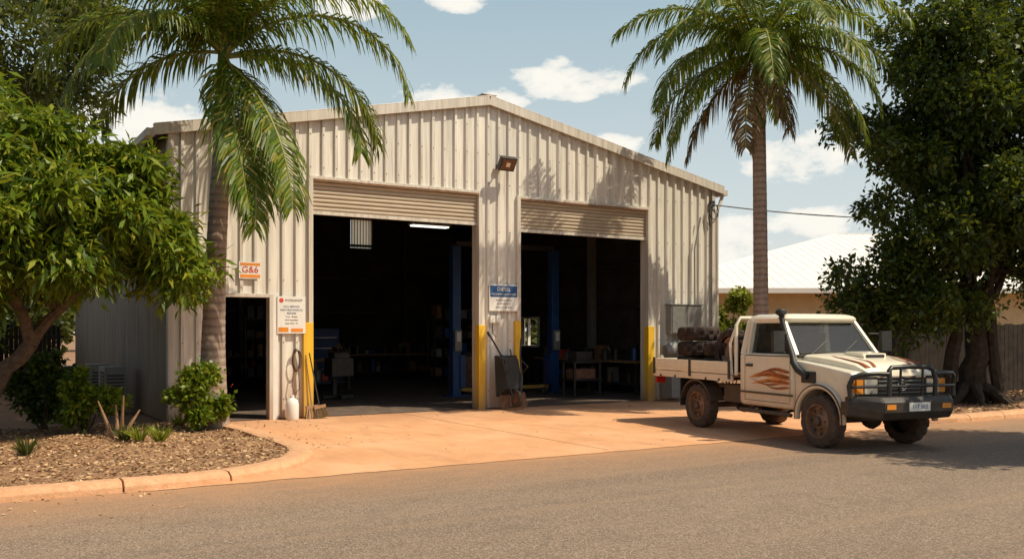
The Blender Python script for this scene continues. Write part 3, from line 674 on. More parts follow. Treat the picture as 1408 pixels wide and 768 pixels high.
e=empty('rain_tree',(-4.5,8.5,0)); subs=crown('foliage',[(1.6,.5,9.2,3.6,3.3,2.3),(-2.5,0,8.0,3.2,3,2.5)],90,(.5,1.0),2600,14,.28,.045,'leafB',e,22,.3,.6,.35)
mb=MB(); limb(mb,(0,0,-.1),(.2,0,5),.35,.22,'barkd',5,.1)
for i in range(0,90,5): limb(mb,(.2,0,5),subs[i][:3],.12,.02,'barkd',i,.2,6)
mb.build('trunk_and_limbs',e,smooth=True)
e=empty('fig_tree',(16.4,-5.2,.08))
bl=[(-.9,0,5.3,2.6,2.4,2.7),(1.4,-.6,5.6,3.0,2.8,3.4),(-1.6,-.4,7.2,1.9,1.8,1.9),(.9,0,8.5,2.6,2.3,1.9),(-1.3,.2,3.0,2.2,1.8,1.4),(2.8,-.8,3.7,2.2,2.0,1.7),(3.0,-.8,8.0,2.0,1.8,2.0),(-1.6,.6,2.5,1.5,1.4,.9)]
subs=crown('foliage',bl,235,(.4,.75),10000,12,.16,.040,'leafD',e,23,.3,.8,.2,depth=(.35,1.0))
mb=MB()
for i,(x,y,r) in enumerate([(0,0,.34),(-.28,.15,.2),(.3,.1,.22),(.1,-.25,.16)]):
    limb(mb,(x*2.0,y*2.0,-.15),(x*1.2,y*1.2,2.4),r,r*.6,'barkd',30+i,.12)
    limb(mb,(x*1.2,y*1.2,2.35),(x*5,y*5,5.5),r*.62,.07,'barkd',40+i,.2)
for i in range(0,190,6): limb(mb,(random.uniform(-.5,.6),random.uniform(-.3,.3),random.uniform(2.2,4)),subs[i][:3],.09,.02,'barkd',i,.2,6)
for a in np.linspace(0,6.28,9): limb(mb,(.3*math.cos(a),.3*math.sin(a),.35),(.95*math.cos(a),.95*math.sin(a),-.06),.15,.04,'barkd',int(a*9),.1,5)
mb.build('trunk_and_limbs',e,smooth=True)
# unseen tree added out of view at the right to shade the road
e=empty('added_shade_tree',(12.3,-12.9,0))
subs=crown('foliage',[(0,0,5.2,2.4,2.3,1.4)],60,(.4,.75),2300,13,.18,.045,'leafD',e,25,.3,.8,.25)
mb=MB(); limb(mb,(0,0,-.1),(0,0,4),.22,.14,'barkd',7,.1)
for i in range(0,50,5): limb(mb,(0,0,3.6),subs[i][:3],.08,.02,'barkd',i,.2,5)
mb.build('trunk_and_limbs',e,smooth=True)
def bush(name,loc,r,h,mat,n,L,W,seed,stems=8,droop=.1):
    e=empty(name,loc); subs=crown('foliage',[(0,0,h*.58,r,r,h*.42)],max(14,n//30),(r*.2,r*.36),n,9,L,W,mat,e,seed,droop,.9,.1)
    mb=MB()
    for i in range(stems): limb(mb,(random.uniform(-.06,.06),random.uniform(-.06,.06),-.05),subs[i][:3],.02,.008,'bark',seed+i,.2,5)
    mb.build('stems',e,smooth=True)
bush('garden_shrub',(.05,-2.1,.08),.43,1.05,'leafL',620,.10,.03,31)
bush('garden_shrub',(-2.15,-.6,.08),.5,1.3,'leafD',500,.12,.03,32)
bush('garden_shrub',(-1.6,-1.5,.08),.45,.9,'leafL',260,.12,.03,33)
bush('garden_shrub',(-3.6,-2.6,.08),.7,.8,'leafD',500,.12,.03,36)
bush('yellow_shrub',(14.9,.9,0),.75,2.8,'yleaf',700,.14,.04,34)
bush('hedge',(-7.5,3,0),2.2,3.2,'leafD',2200,.2,.05,35)
bush('hedge',(-4.3,12.5,0),2.4,3.6,'leafD',2200,.2,.05,37)
litter('red_flowers',26,lambda rg:(.05+rg.uniform(-.4,.45),-2.2+rg.uniform(-.35,.2),.08+rg.uniform(.35,.95)),.05,9,'red')
def tuft(name,loc,n,h,mat,seed,r=.12):
    rg=np.random.RandomState(seed); a=rg.uniform(0,6.28,n); B=np.stack([np.cos(a)*r*rg.rand(n)*.5,np.sin(a)*r*rg.rand(n)*.5,np.zeros(n)],1); l=h*rg.uniform(.5,1.1,(n,1))
    D=nrm(np.stack([np.cos(a)*.6,np.sin(a)*.6,np.ones(n)],1)+rg.normal(size=(n,3))*.2); Wd=nrm(np.cross(D,rg.normal(size=(n,3))))*.007
    m=B+D*l*.6; t=m+(D+np.array([0,0,-.4]))*l*.4
    V=np.concatenate([np.stack([B-Wd,B+Wd,m+Wd,m-Wd],1),np.stack([m-Wd,m+Wd,t+Wd*.1,t-Wd*.1],1)]); o=quads(name,V,mat); o.location=loc; return o
for i,(x,y) in enumerate([(-1.05,-3.0),(-1.2,-2.8),(-.8,-3.3),(-2.6,-3.9),(-.1,-1.2),(-3.6,-4.6)]): tuft('grass_tuft',(x,y,.08),90,.33,'leafB' if i%2 else 'yleaf',50+i)
e=empty('cut_plant_stump',(-1.25,-2.5,.08)); mb=MB()
for i in range(4): a=i*1.6; mb.tube([(0.08*math.cos(a),.08*math.sin(a),-.05),(.16*math.cos(a),.16*math.sin(a),.2),(.3*math.cos(a),.25*math.sin(a),.42+.08*i)],[.035,.03,.012],'wood',7)
mb.build('stems',e,smooth=True)

for (x,y) in [(-.55,3.0),(-.6,4.8)]:
    e=empty('air_conditioner_unit',(x,y,0.04)); mb=MB(); mb.box(-.2,.2,-.45,.45,.1,.95,'grey'); mb.box(-.2,.2,-.4,-.34,0,.1,'black'); mb.box(-.2,.2,.34,.4,0,.1,'black')
    mb.box(-.206,-.2,-.36,.2,.2,.85,'black'); 
    for i in range(9): mb.box(-.212,-.206,-.36,.2,.22+i*.07,.235+i*.07,'grey')
    for i in range(9): mb.box(-.16,.16,-.456,-.45,.2+i*.07,.23+i*.07,'darkmetal')
    mb.build('condenser',e,bevel=.008)
e=empty('wheelie_bin',(-1.5,2.1,.04)); mb=MB(); mb.add([(-.22,-.22,.05),(.22,-.22,.05),(.22,.22,.05),(-.22,.22,.05),(-.29,-.3,.95),(.29,-.3,.95),(.29,.3,.95),(-.29,.3,.95)],[(0,3,2,1),(4,5,6,7),(0,1,5,4),(1,2,6,5),(2,3,7,6),(3,0,4,7)],'black'); mb.box(-.31,.31,-.33,.33,.95,1.0,'black'); mb.tube([(-.28,.34,.93),(.28,.34,.93)],.02,'black',6)
for s in(-.25,.25): mb.lathe([(0,-.03),(.1,-.03),(.1,.03),(0,.03)],'black',14,ax='x',c=(s,.24,.1))
mb.build('bin',e,bevel=.01)
def fence(name,a,b,h,k):
    a=Vector(a);b=Vector(b); L=(b-a).length; t=(b-a)/L; n=int(L/.13); mb=MB(); rg=random.Random(2)
    for i in range(n):
        p=a+t*(i*.13); q=p+t*.115; hh=h+rg.uniform(-.03,.03); nn=Vector((t.y,-t.x,0))*.01
        mb.add([p-nn,q-nn,q+nn,p+nn]+[v+Vector((0,0,hh)) for v in (p-nn,q-nn,q+nn,p+nn)],[(0,1,5,4),(1,2,6,5),(2,3,7,6),(3,0,4,7),(4,5,6,7)],k)
    for z in (.4,h-.35): mb.beam(a+Vector((t.y*-.04,t.x*.04,z)),b+Vector((t.y*-.04,t.x*.04,z)),.05,.08,k)
    mb.build(name)
fence('timber_fence',(14.6,-.2,0),(27,-7.0+1.2,0),1.9,'fence'); fence('timber_fence',(-14,13,0),(-.3,14.2,0),1.9,'fence')

# ---------------------------------------------------------------- neighbour house (hip roof)
h=empty('neighbour_house',(17.3,8.1,0),R(-31.5)); mb=MB(); HW,HD=30,22; he=3.25
mb.box(.6,HW-.6,.6,HD-.6,0,he-.05,'hwall'); mb.build('walls',h)
mb=MB()
for x in (6.6,11,15.5): mb.box(x,x+1.6,.57,.62,1.1,2.2,'black'); mb.box(x-.06,x+1.66,.55,.57,1.04,1.1,'white'); mb.box(x-.06,x+1.66,.55,.57,2.2,2.26,'white')
mb.box(9.2,10.1,.57,.62,0,2.1,'wood'); mb.build('windows_and_door',h)
mb=MB(); q=11; rh=3.05
A=[(0,0,he),(HW,0,he),(HW,HD,he),(0,HD,he)]; r1=(q,q,he+rh); r2=(HW-q,q,he+rh)
mb.add(A+[r1,r2],[(0,1,5,4),(1,2,5),(2,3,4,5),(3,0,4)],'hroof')
for i in range(75):
    x=.2+i*.4
    zt=rh*min(1,min(x,HW-x)/q); yt=q*min(1,min(x,HW-x)/q); mb.beam((x,0.02,he+.008),(x,yt,he+zt+.008),.03,.016,'hroof')
mb.beam(A[0],r1,.2,.06,'hroof'); mb.beam(r1,r2,.2,.06,'hroof')
mb.box(-.05,HW+.05,-.1,0,he-.18,he-.01,'hroof'); mb.box(-.1,0,0,HD,he-.18,he-.01,'hroof'); mb.box(.02,HW,.02,.58,he-.06,he-.05,'hwall')
mb.build('hip_roof',h)
def belt(name,x0,y0,x1,y1,hh,seed):
    rg=random.Random(seed); bl=[]; n=16
    for i in range(n):
        t=i/(n-1); r=rg.uniform(3,5); bl.append((x0+(x1-x0)*t+rg.uniform(-2,2),y0+(y1-y0)*t+rg.uniform(-2,2),hh*rg.uniform(.4,.6),r,r,hh*rg.uniform(.35,.55)))
    crown(name,bl,150,(1,1.8),3000,7,.9,.25,'leafB',None,seed,.2,.8,.9)
belt('distant_trees',-60,45,20,75,6,61); belt('distant_trees',40,60,110,-10,5,62); belt('distant_trees',-50,-60,60,-60,8,63); belt('distant_trees',-60,30,-40,-50,8,64)

# ---------------------------------------------------------------- utility truck
tr=empty('utility_truck',(8.49,-7.07,.012),R(-99.8))
mb=MB()
cab=[(-.36,.55),(-.30,.5),(1.02,.5),(1.02,1.30),(.9,1.33),(-.36,1.33)]
mb.prism(cab,-.85,.85,'paint')
mb.build('cab_lower_body',tr,bevel=.035,seg=3,fix=True,smooth=True)
mb=MB()
fc=[(1.025,.5)]
for i in range(15):
    a=R(172-(172-8)*i/14); fc.append((1.59+.49*math.cos(a),.42+.47*math.sin(a)))
fc+=[(2.18,.52),(2.26,.62),(2.28,1.0),(2.22,1.12),(1.6,1.20),(1.025,1.26)]
mb.prism(fc,-.835,.835,'paint'); mb.build('front_fenders',tr,bevel=.03,seg=3,fix=True,smooth=True)
mb=MB(); secs=[(1.03,.70,1.22,1.345),(1.3,.69,1.20,1.34),(1.7,.66,1.17,1.30),(2.05,.62,1.12,1.24),(2.22,.60,1.06,1.17),(2.28,.59,.98,1.08)]
vs=[];fs=[]
for x,w,z0,z1 in secs:
    ring=[(-w,z0),(-w*.97,z1-.03),(-w*.88,z1-.004),(-w*.45,z1+.012),(0,z1+.02),(w*.45,z1+.012),(w*.88,z1-.004),(w*.97,z1-.03),(w,z0)]
    vs+=[(x,y,z) for y,z in ring]
for i in range(len(secs)-1):
    for j in range(8): fs.append((i*9+j,(i+1)*9+j,(i+1)*9+j+1,i*9+j+1))
fs.append(tuple(range(9))); fs.append(tuple(45+j for j in range(9))[::-1]); mb.add(vs,fs,'paint')
mb.build('bonnet',tr,smooth=True,fix=True)
mb=MB(); vs=[(1.35,-.22,1.34),(1.35,.22,1.34),(1.44,.22,1.395),(1.44,-.22,1.395),(1.78,-.22,1.37),(1.78,.22,1.37),(1.80,.20,1.29),(1.80,-.20,1.29)]
mb.add(vs,[(0,1,2,3),(3,2,5,4),(4,5,6,7),(0,3,4,7),(1,6,5,2)],'paint'); mb.box(1.793,1.805,-.17,.17,1.31,1.355,'black'); mb.build('bonnet_scoop',tr,bevel=.012,fix=True)
B0=-.34;B1=1.0; T0=-.27;T1=.56; zb=1.32; ztp=1.87
P={'rb':(B0,.79,zb),'fb':(B1,.78,zb),'rt':(T0,.70,ztp),'ft':(T1,.68,ztp)}
mb=MB()
def mir(p,s): return (p[0],p[1]*s,p[2])
for s in (-1,1):
    mb.beam(mir(P['rb'],s),mir(P['rt'],s),.10,.09,'paint'); mb.beam(mir(P['fb'],s),mir(P['ft'],s),.065,.075,'paint')
    mb.beam(mir((-.16,.795,zb),s),mir((-.14,.71,ztp),s),.10,.05,'paint')
    mb.beam(mir((.80,.79,zb),s),mir((.65,.735,1.68),s),.02,.03,'black')
    mb.beam(mir((B0,.80,zb),s),mir((B1,.79,zb),s),.05,.05,'paint')
    mb.beam(mir((T0,.705,ztp-.01),s),mir((T1+.02,.685,ztp-.01),s),.05,.06,'paint')
mb.beam((B0,-.8,zb),(B0,.8,zb),.05,.25,'paint'); mb.beam((T0,-.70,ztp-.02),(T0,.70,ztp-.02),.05,.09,'paint'); mb.beam((T1+.02,-.68,ztp-.01),(T1+.02,.68,ztp-.01),.06,.05,'paint')
mb.beam((B1+.01,-.78,zb-.0),(B1+.01,.78,zb-.0),.08,.04,'tblack')
mb.build('cab_pillars',tr,bevel=.012,fix=True)
mb=MB(); g=.0
mb.add([(B1-.01,-.76,zb),(B1-.01,.76,zb),(T1+.0,.66,ztp),(T1+.0,-.66,ztp)],[(0,1,2,3)],'glass')
for s in (-1,1): mb.add([(B0+.02,s*.775,zb),(B1-.03,s*.765,zb),(T1-.01,s*.67,ztp),(T0+.02,s*.685,ztp)],[(0,1,2,3)],'glass')
mb.add([(B0+.01,-.77,zb+.1),(B0+.01,.77,zb+.1),(T0+.01,.68,ztp),(T0+.01,-.68,ztp)],[(0,1,2,3)],'glass')
mb.build('windows',tr)
mb=MB()
def rr(x0,x1,w,z,c=.1):
    return [(x0+c,-w,z),(x1-c,-w,z),(x1-c*.3,-w+c*.3,z),(x1,-w+c,z),(x1,w-c,z),(x1-c*.3,w-c*.3,z),(x1-c,w,z),(x0+c,w,z),(x0+c*.3,w-c*.3,z),(x0,w-c,z),(x0,-w+c,z),(x0+c*.3,-w+c*.3,z)]
rings=[rr(T0-.05,T1+.09,.72,ztp),rr(T0-.055,T1+.095,.73,ztp+.03),rr(T0-.03,T1+.06,.705,ztp+.07),rr(T0+.05,T1-.03,.62,ztp+.10),rr(T0+.2,T1-.2,.4,ztp+.11)]
vs=sum(rings,[]);fs=[]
for i in range(4):
    for j in range(12): fs.append((i*12+j,i*12+(j+1)%12,(i+1)*12+(j+1)%12,(i+1)*12+j))
fs.append(tuple(range(12))[::-1]); fs.append(tuple(48+j for j in range(12))); mb.add(vs,fs,'paint'); mb.build('roof_panel',tr,smooth=True,fix=True)
mb=MB(); mb.box(-.2,1.0,-.7,.7,1.0,1.31,'black'); 
for s in (-.38,.38):
    mb.box(-.18,.0,s-.24,s+.24,1.2,1.68,'wood'); mb.box(-.14,-.04,s-.12,s+.12,1.68,1.82,'wood')
mb.box(.7,.98,-.7,.7,1.3,1.38,'darkmetal'); mb.tube([(.55+.06*math.sin(a),-.38+.18*math.cos(a),1.38+.17*math.sin(a)) for a in np.linspace(0,6.28,18)],.014,'black',6)
mb.build('cab_interior',tr,bevel=.02)
mb=MB()
for s in (-1,1):
    y=s*.8525
    def strip(x0,x1,z0,z1,k='black',t=.002): mb.box(x0,x1,min(y,y-s*.004),max(y,y-s*.004),z0,z1,k)
    strip(-.215,-.207,.58,1.31); strip(.925,.933,.62,1.31); strip(-.21,.93,.585,.593); strip(-.19,.95,1.305,1.318)
    mb.box(-.15,.0,min(s*.853,s*.885),max(s*.853,s*.885),1.13,1.17,'black')
    mb.box(-.34,1.0,min(s*.855,s*.868),max(s*.855,s*.868),.70,.73,'tblack')
mb.build('door_gaps_and_handles',tr)
mb=MB()
for s in (-1,1):
    for cx,r in ((1.59,.50),):
        pts=[(cx+r*math.cos(a),s*.85,.42+(r-.02)*math.sin(a)) for a in np.linspace(R(185),R(-5),20)]
        mb.tube(pts,.045,'paint',8)
        pts=[(cx+(r+.01)*math.cos(a),s*.875,.42+(r-.01)*math.sin(a)) for a in np.linspace(R(185),R(-5),20)]; mb.tube(pts,.022,'tblack',6)
mb.build('wheel_arch_flares',tr,smooth=True)
mb=MB(); mb.box(1.05,2.2,-.5,.5,.45,1.0,'black')
for s in (-.42,.42): mb.box(-2.8,2.2,s-.05,s+.05,.55,.70,'tblack')
for x in (1.59,-1.59): mb.tube([(x,-.75,.39),(x,.75,.39)],.05,'tblack',8); mb.lathe([(0,-.16),(.12,-.1),(.16,0),(.12,.1),(0,.16)],'tblack',14,c=(x,.12,.39))
mb.box(-.95,-.3,-.75,-.45,.5,.8,'tblack'); mb.box(-1.0,-.2,.45,.75,.5,.8,'tblack')
for s in (-1,1):
    mb.tube([(-.3,s*.88,.42),(1.0,s*.88,.42)],.035,'tblack',8)
    for x in (-.1,.8): mb.tube([(x,s*.45,.55),(x,s*.86,.43)],.025,'tblack',6)
    mb.box(-2.12,-2.10,s*.62-.0 if s>0 else -.9,.9 if s>0 else -.62,.35,.85,'black')
    mb.beam((-1.75,s*.5,.62),(-1.43,s*.5,.62),.06,.05,'tblack')
mb.build('chassis',tr,bevel=.01)
mb=MB()
for s in (-1,1):
    vs=[];fs=[]; A_=np.linspace(R(170),R(10),14)
    for a in A_:
        x=-1.59+.47*math.cos(a); z=.42+.44*math.sin(a); vs+=[(x,s*.62,z),(x,s*.92,z),(x,s*.92,z-.04)]
    for i in range(13): fs+=[(3*i,3*i+1,3*i+4,3*i+3),(3*i+1,3*i+2,3*i+5,3*i+4)]
    mb.add(vs,fs,'tblack')
mb.build('rear_guards',tr)
for i,(x,s) in enumerate([(1.59,-1),(1.59,1),(-1.59,-1),(-1.59,1)]):
    mb=MB(); tyre(mb,(0,0,0),.39,.25,'y','tyre',True,64,.018)
    if s>0: mb.T=Matrix.Rotation(math.pi,4,'Z')
    mb.lathe([(.245,-.10),(.25,-.115),(.235,-.118),(.225,-.09),(.22,-.03),(.19,-.025),(.15,-.045),(.10,-.075),(.085,-.08),(.07,-.085)],'rim',32)
    mb.lathe([(.07,-.085),(.065,-.13),(.05,-.14),(0,-.14)],'tblack',16)
    mb.lathe([(.24,-.02),(0,-.02)],'black',24)
    for j in range(8):
        a=j*math.pi/4; c=(.185*math.cos(a),-.036,.185*math.sin(a)); mb.lathe([(0,-.003),(.023,-.003),(.023,.01)],'black',10,c=c)
    for j in range(5):
        a=j*2*math.pi/5; mb.lathe([(0,-.018),(.012,-.018),(.012,.01)],'tblack',6,c=(.115*math.cos(a),-.068,.115*math.sin(a)))
    o=mb.build('wheel_%d'%(i+1),tr,smooth=True,loc=(x,s*.78,.385))
mb=MB(); F=2.285
mb.box(F-.02,F+.015,-.80,.80,.78,1.06,'bar')
for i in range(4): mb.box(F+.015,F+.03,-.42,.42,.82+i*.055,.836+i*.055,'grey')
mb.box(F+.012,F+.028,-.44,.44,1.04,1.058,'chrome')
mb.lathe([(0,.045),(.05,.045),(.055,.03)],'chrome',20,ax='x',c=(F,0,.93)); mb.lathe([(.085,.04),(.075,.05),(.065,.04)],'chrome',24,ax='x',c=(F-.0,0,.93))
for s in (-1,1):
    mb.box(F+.005,F+.04,min(s*.45,s*.68),max(s*.45,s*.68),.82,1.02,'lens'); mb.box(F+.0,F+.03,min(s*.695,s*.81),max(s*.695,s*.81),.82,1.02,'amber')
    mb.box(F+.0405,F+.0425,min(s*.45,s*.68),max(s*.45,s*.68),.915,.92,'darkmetal')
    mb.box(F-.12,F-.0,min(s*.81,s*.842),max(s*.81,s*.842),.84,1.0,'amber')
mb.build('grille_and_headlights',tr,bevel=.006)
mb=MB()
bp=[(2.33,.44),(2.58,.48),(2.64,.58),(2.64,.72),(2.56,.79),(2.33,.79)]
mb.prism(bp,-.62,.62,'bar')
for s in (-1,1):
    vs=[(a,s*.62,b) for a,b in bp]+[(a-.30*(a-2.2)/.4,s*.95,b+(.06 if b<.6 else 0)) for a,b in bp]
    mb.add(vs,[tuple(range(6)),tuple(range(6,12))]+[(i,(i+1)%6,(i+1)%6+6,i+6) for i in range(6)],'bar')
    mb.beam((2.1,s*.88,.62),(1.98+.35,s*.9,.62),.06,.18,'bar')
mb.build('bullbar_bumper',tr,bevel=.015,fix=True)
mb=MB(); r=.035
mb.tube([(2.5,-.42,.76),(2.52,-.42,1.0),(2.49,-.40,1.15),(2.47,-.34,1.19),(2.47,0,1.20),(2.47,.34,1.19),(2.49,.40,1.15),(2.52,.42,1.0),(2.5,.42,.76)],r,'bar',10)
for s in (-1,1):
    mb.tube([(2.5,s*.42,1.10),(2.47,s*.6,1.11),(2.42,s*.82,1.10),(2.36,s*.92,1.06),(2.32,s*.95,.94),(2.34,s*.94,.76)],r,'bar',10)
    mb.tube([(2.51,s*.42,.93),(2.47,s*.65,.93),(2.35,s*.93,.92)],.02,'bar',8)
mb.tube([(2.52,-.42,.93),(2.53,0,.93),(2.52,.42,.93)],.02,'bar',8)
for y in (-.2,.2): mb.tube([(2.48,y,.76),(2.5,y,1.19)],.018,'bar',8)
mb.build('bullbar_tubes',tr,smooth=True)
mb=MB(); mb.box(2.642,2.65,-.19,.19,.59,.71,'white')
for s in (-1,1): mb.box(2.62,2.645,min(s*.42,s*.58),max(s*.42,s*.58),.62,.69,'amber')
mb.build('number_plate',tr)
text('plate_text','117 583',.085,(2.652,0,.65),(R(90),0,R(90)),'signblue',tr)
mb=MB()
mb.tube([(1.35,-.86,1.02),(1.15,-.885,1.12),(1.05,-.88,1.22),(1.0,-.86,1.32),(.77,-.79,1.62),(.6,-.745,1.88),(.58,-.745,1.98)],[.05,.055,.05,.042,.04,.04,.04],'black',10)
mb.lathe([(0,2.05),(.05,2.05),(.085,2.02),(.09,1.97),(.04,1.94)],'black',16,ax='z',c=(.58,-.745,0))
mb.box(1.2,1.5,-.86,-.835,.93,1.1,'black'); mb.build('snorkel',tr,smooth=True)
mb=MB()
for s in (-1,1):
    mb.tube([(.88,s*.83,1.36),(.9,s*1.0,1.38),(.9,s*1.1,1.42)],.014,'black',6); mb.tube([(.8,s*.80,1.66),(.88,s*1.0,1.66)],.012,'black',6)
    mb.box(.86,.93,min(s*.95,s*1.15),max(s*.95,s*1.15),1.38,1.70,'black'); mb.box(.855,.86,min(s*.97,s*1.13),max(s*.97,s*1.13),1.40,1.68,'chrome')
mb.build('door_mirrors',tr,bevel=.02)
mb=MB()
for y0 in (-.3,.3): mb.tube([(1.03,y0-.25,1.33),(.92,y0,1.44),(.84,y0+.22,1.55)],.008,'black',5)
mb.build('wipers',tr)
mb=MB(); mb.box(-2.95,-.46,-.93,.93,.93,.975,'wood'); mb.box(-2.95,-.46,-.95,-.90,.86,.97,'paint'); mb.box(-2.95,-.46,.90,.95,.86,.97,'paint'); mb.box(-2.98,-2.95,-.95,.95,.86,.97,'paint')
for s in (-1,1):
    y0,y1=sorted((s*.925,s*.955)); mb.box(-2.93,-.48,y0,y1,.985,1.19,'paint')
    for z in (1.04,1.09,1.14):
        y0,y1=sorted((s*.955,s*.963)); mb.box(-2.93,-.48,y0,y1,z-.010,z+.010,'paint')
    for x in (-2.93,-1.7,-.5):
        y0,y1=sorted((s*.955,s*.975)); mb.box(x-.03,x+.03,y0,y1,.9,1.21,'tblack')
    for x in (-2.7,-2.2,-1.2,-.8): y0,y1=sorted((s*.951,s*.965)); mb.box(x-.02,x+.02,y0,y1,.86,.9,'tblack')
mb.box(-2.975,-2.945,-.92,.92,.985,1.19,'paint')
for x in np.arange(-2.7,-.5,.45): mb.box(x-.03,x+.03,-.88,.88,.86,.93,'tblack')
mb.box(-2.99,-2.95,-.9,-.7,.72,.84,'redlens'); mb.box(-2.99,-2.95,.7,.9,.72,.84,'redlens')
mb.build('tray',tr,bevel=.006)
mb=MB()
mb.tube([(-.44,-.86,.97),(-.44,-.86,1.80),(-.44,-.78,1.92),(-.44,.78,1.92),(-.44,.86,1.80),(-.44,.86,.97)],.032,'paint',10)
for y in np.linspace(-.6,.6,7): mb.tube([(-.44,y,.97),(-.44,y,1.9)],.014,'tblack',6)
for z in (1.3,1.6): mb.tube([(-.44,-.86,z),(-.44,.86,z)],.018,'tblack',6)
mb.tube([(-.50,-.9,.97),(-.56,-.9,1.5),(-.46,-.86,1.75)],.022,'paint',8)
mb.build('headboard_rack',tr,smooth=True)
mb=MB()
def tyr(x,y,z,tilt=0,tz=0,tx=0):
    mb.T=Matrix.Translation((x,y,z))@Matrix.Rotation(R(tz),4,'Z')@Matrix.Rotation(R(tx),4,'X')@Matrix.Rotation(R(tilt),4,'Y')@Matrix.Rotation(random.uniform(0,3),4,'Z'); tyre(mb,(0,0,0),.39,.26,'z','mudtyre',True,52,.03); mb.lathe([(.235,.06),(.2,.03),(.06,.05),(0,.05)],'rim',20,ax='z')
for k in range(3): tyr(-2.2+random.uniform(-.03,.03),-.45,1.11+.272*k)
tyr(-1.38,-.45,1.11); tyr(-1.36,-.43,1.382)
# tyre standing upright showing its sidewall and rim, leaning on the rack
tyr(-.9,-.62,1.365,0,0,80)
for k in range(2): tyr(-1.75,.46,1.11+.272*k)
mb.build('loaded_tyres',tr,smooth=True)
def swoosh(mb,x0,z0,L,amp,th,ph,y,s,k='flame'):
    n=16; vs=[];fs=[]
    for i in range(n+1):
        t=i/n; x=x0-L*t; z=z0+amp*math.sin(ph+t*3.6)*t; w=th*(1-t)**.7*(.35+.65*min(1,t*4+.2))
        vs+=[(x,y,z-w/2),(x,y,z+w/2)]
    for i in range(n): fs.append((2*i,2*i+2,2*i+3,2*i+1))
    mb.add(vs,fs,k)
mb=MB()
for s in (-1,1):
    y=s*.8535
    for j,(x0,z0,L,a,t,p,k) in enumerate([(.91,.98,1.02,.08,.14,0,'flame2'),(.91,.90,.95,.06,.10,.5,'flame2'),(.91,1.07,.70,.08,.07,.3,'flame'),(.91,.985,.85,.07,.07,.1,'flame'),(.91,.90,.80,.05,.05,.6,'flame'),(.91,.83,.6,-.05,.05,.2,'flame'),(.6,1.05,.62,.10,.035,1.2,'flame'),(.7,.88,.75,-.07,.035,.7,'flame')]):
        swoosh(mb,x0,z0,L,a,t,p,y+s*.0012*j,s,k)
mb.build('flame_decals',tr)
mb=MB()
for s in (-1,1):
    for j,(x0,y0,L,a,w) in enumerate([(2.2,.50,.8,.08,.09),(2.2,.38,.55,-.07,.06),(2.15,.54,.5,.03,.06)]):
        vs=[];fs=[]
        for i in range(13):
            t=i/12; x=x0-L*t; xx=[q[0] for q in secs]; zz=np.interp(x,xx,[q[3] for q in secs]); ww=np.interp(x,xx,[q[1] for q in secs]); yy=min(y0+a*math.sin(t*3.5),ww*.82); hw=w*(1-t)**.7*.5
            for q in (-hw,hw): vs.append((x,s*(yy+q),zz+.024-.019*(abs(yy+q)/(ww*.88))**1.2+.003*j))
        for i in range(12): fs.append((2*i,2*i+2,2*i+3,2*i+1))
        mb.add(vs,fs,'flame')
mb.build('bonnet_decals',tr)

# ---------------------------------------------------------------- light, sky
el=R(56); hd=Vector((-.64,.77,0)).normalized(); td=hd*math.cos(el)+Vector((0,0,-math.sin(el)))
L=bpy.data.lights.new('sun','SUN'); L.energy=5.0; L.angle=R(.5); L.color=(1,.88,.67)
lo=bpy.data.objects.new('sun',L); S.collection.objects.link(lo); lo.rotation_euler=td.to_track_quat('-Z','Y').to_euler()
w=bpy.data.worlds.new('World'); S.world=w; w.use_nodes=True; nt=w.node_tree; bg=nt.nodes['Background']
try:
    w.cycles.sampling_method='MANUAL'; w.cycles.sample_map_resolution=256
except Exception as ex: print(ex)
sky=N(nt,'ShaderNodeTexSky',sky_type='NISHITA'); sky.sun_disc=False; sky.sun_elevation=el; sky.sun_rotation=R(140); sky.air_density=1.0; sky.dust_density=2.5; sky.ozone_density=1.0
tc=N(nt,'ShaderNodeTexCoord'); d=tc.outputs['Generated']
nz=N(nt,'ShaderNodeTexNoise'); nz.inputs['Scale'].default_value=20; nz.inputs['Detail'].default_value=6; nz.inputs['Roughness'].default_value=.57
mp=N(nt,'ShaderNodeMapping'); mp.inputs['Scale'].default_value=(1,1,1.9); nt.links.new(d,mp.inputs[0]); nt.links.new(mp.outputs[0],nz.inputs['Vector'])
best=None
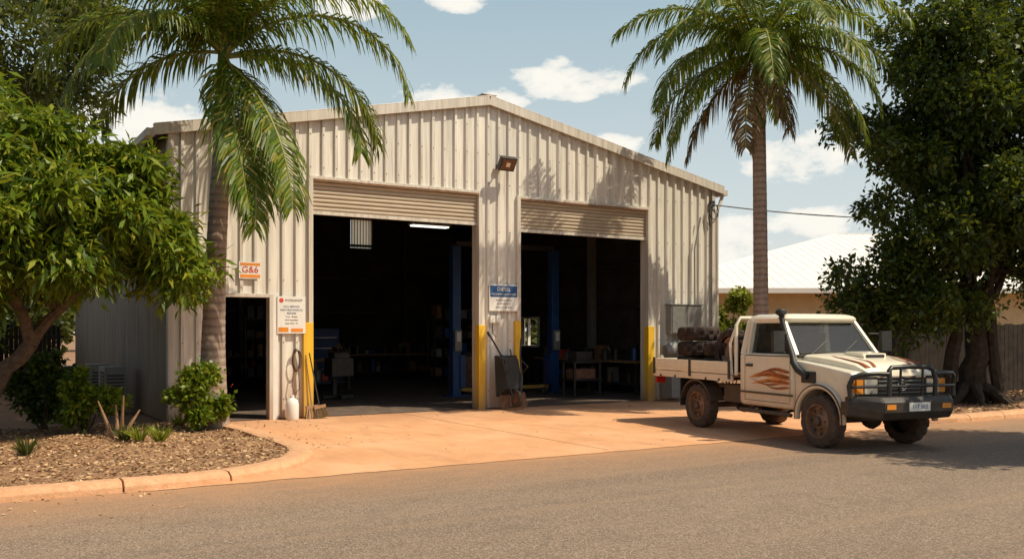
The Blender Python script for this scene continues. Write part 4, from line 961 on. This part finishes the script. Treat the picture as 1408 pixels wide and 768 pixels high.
for az,elv,aw,ah in [(4.3,15.2,3.6,1.25),(-3.3,13.9,3.4,1.0),(-21.3,11.6,4.2,1.9),(17.2,10.2,3.2,1.5),(-3.3,19.6,1.8,.8),(17.6,6.3,2.6,1.0),(12.8,5.6,3.0,1.5),(6.5,11.3,1.5,.7),(-10,19,2.4,.8),(26,15,3,1.4),(60,14,10,3),(120,16,12,4),(-70,18,10,4),(180,22,12,5)]:
    A=R(31.5+az); E=R(elv)
    c=Vector((math.sin(A)*math.cos(E),math.cos(A)*math.cos(E),math.sin(E))); t1=Vector((math.cos(A),-math.sin(A),0)); t2=c.cross(t1); t2=-t2 if t2.z<0 else t2
    sub=N(nt,'ShaderNodeVectorMath',operation='SUBTRACT'); nt.links.new(d,sub.inputs[0]); sub.inputs[1].default_value=c
    def dt(v,s):
        n=N(nt,'ShaderNodeVectorMath',operation='DOT_PRODUCT'); nt.links.new(sub.outputs[0],n.inputs[0]); n.inputs[1].default_value=v/s; return n.outputs['Value']
    a=dt(t1,R(aw)); b=dt(t2,R(ah)); cc=dt(c,.3)
    q=mathn(nt,'ADD',mathn(nt,'ADD',mathn(nt,'MULTIPLY',a,a),mathn(nt,'MULTIPLY',b,b)),mathn(nt,'MULTIPLY',cc,cc))
    f=mathn(nt,'SUBTRACT',1.0,q)
    best=f if best is None else mathn(nt,'MAXIMUM',best,f)
fm=mathn(nt,'ADD',mathn(nt,'MAXIMUM',best,-1.8),mathn(nt,'MULTIPLY',mathn(nt,'SUBTRACT',nz.outputs['Fac'],.5),4.6))
cl=ramp(nt,fm,[(.0,0),(.45,.75),(.9,1)])
sz=N(nt,'ShaderNodeSeparateXYZ'); nt.links.new(d,sz.inputs[0])
hz=ramp(nt,sz.outputs[2],[(0,.95),(.12,.88),(.36,.75),(.47,.1)])
hcol=ramp(nt,sz.outputs[2],[(0,(.84,.83,.78)),(.12,(.70,.77,.77)),(.38,(.42,.585,.655))])
vm=N(nt,'ShaderNodeVectorMath',operation='SCALE'); nt.links.new(hcol,vm.inputs[0]); vm.inputs['Scale'].default_value=10
haze=mix(nt,hz,sky.outputs[0],vm.outputs[0])
fin=mix(nt,cl,haze,(9.8,9.5,8.7))
nt.links.new(fin,bg.inputs['Color']); bg.inputs['Strength'].default_value=.1

# ---------------------------------------------------------------- camera
cam=bpy.data.cameras.new('camera'); co=bpy.data.objects.new('camera',cam); S.collection.objects.link(co)
co.location=(-3.56,-17.75,1.7); co.rotation_euler=(R(90),0,R(-31.5)); cam.sensor_width=36; cam.lens=36*1280/1408; cam.shift_y=72/1408; cam.clip_end=3000; cam.clip_start=.1
S.camera=co
S.view_settings.view_transform='Standard'; S.view_settings.look='None'; S.view_settings.exposure=0
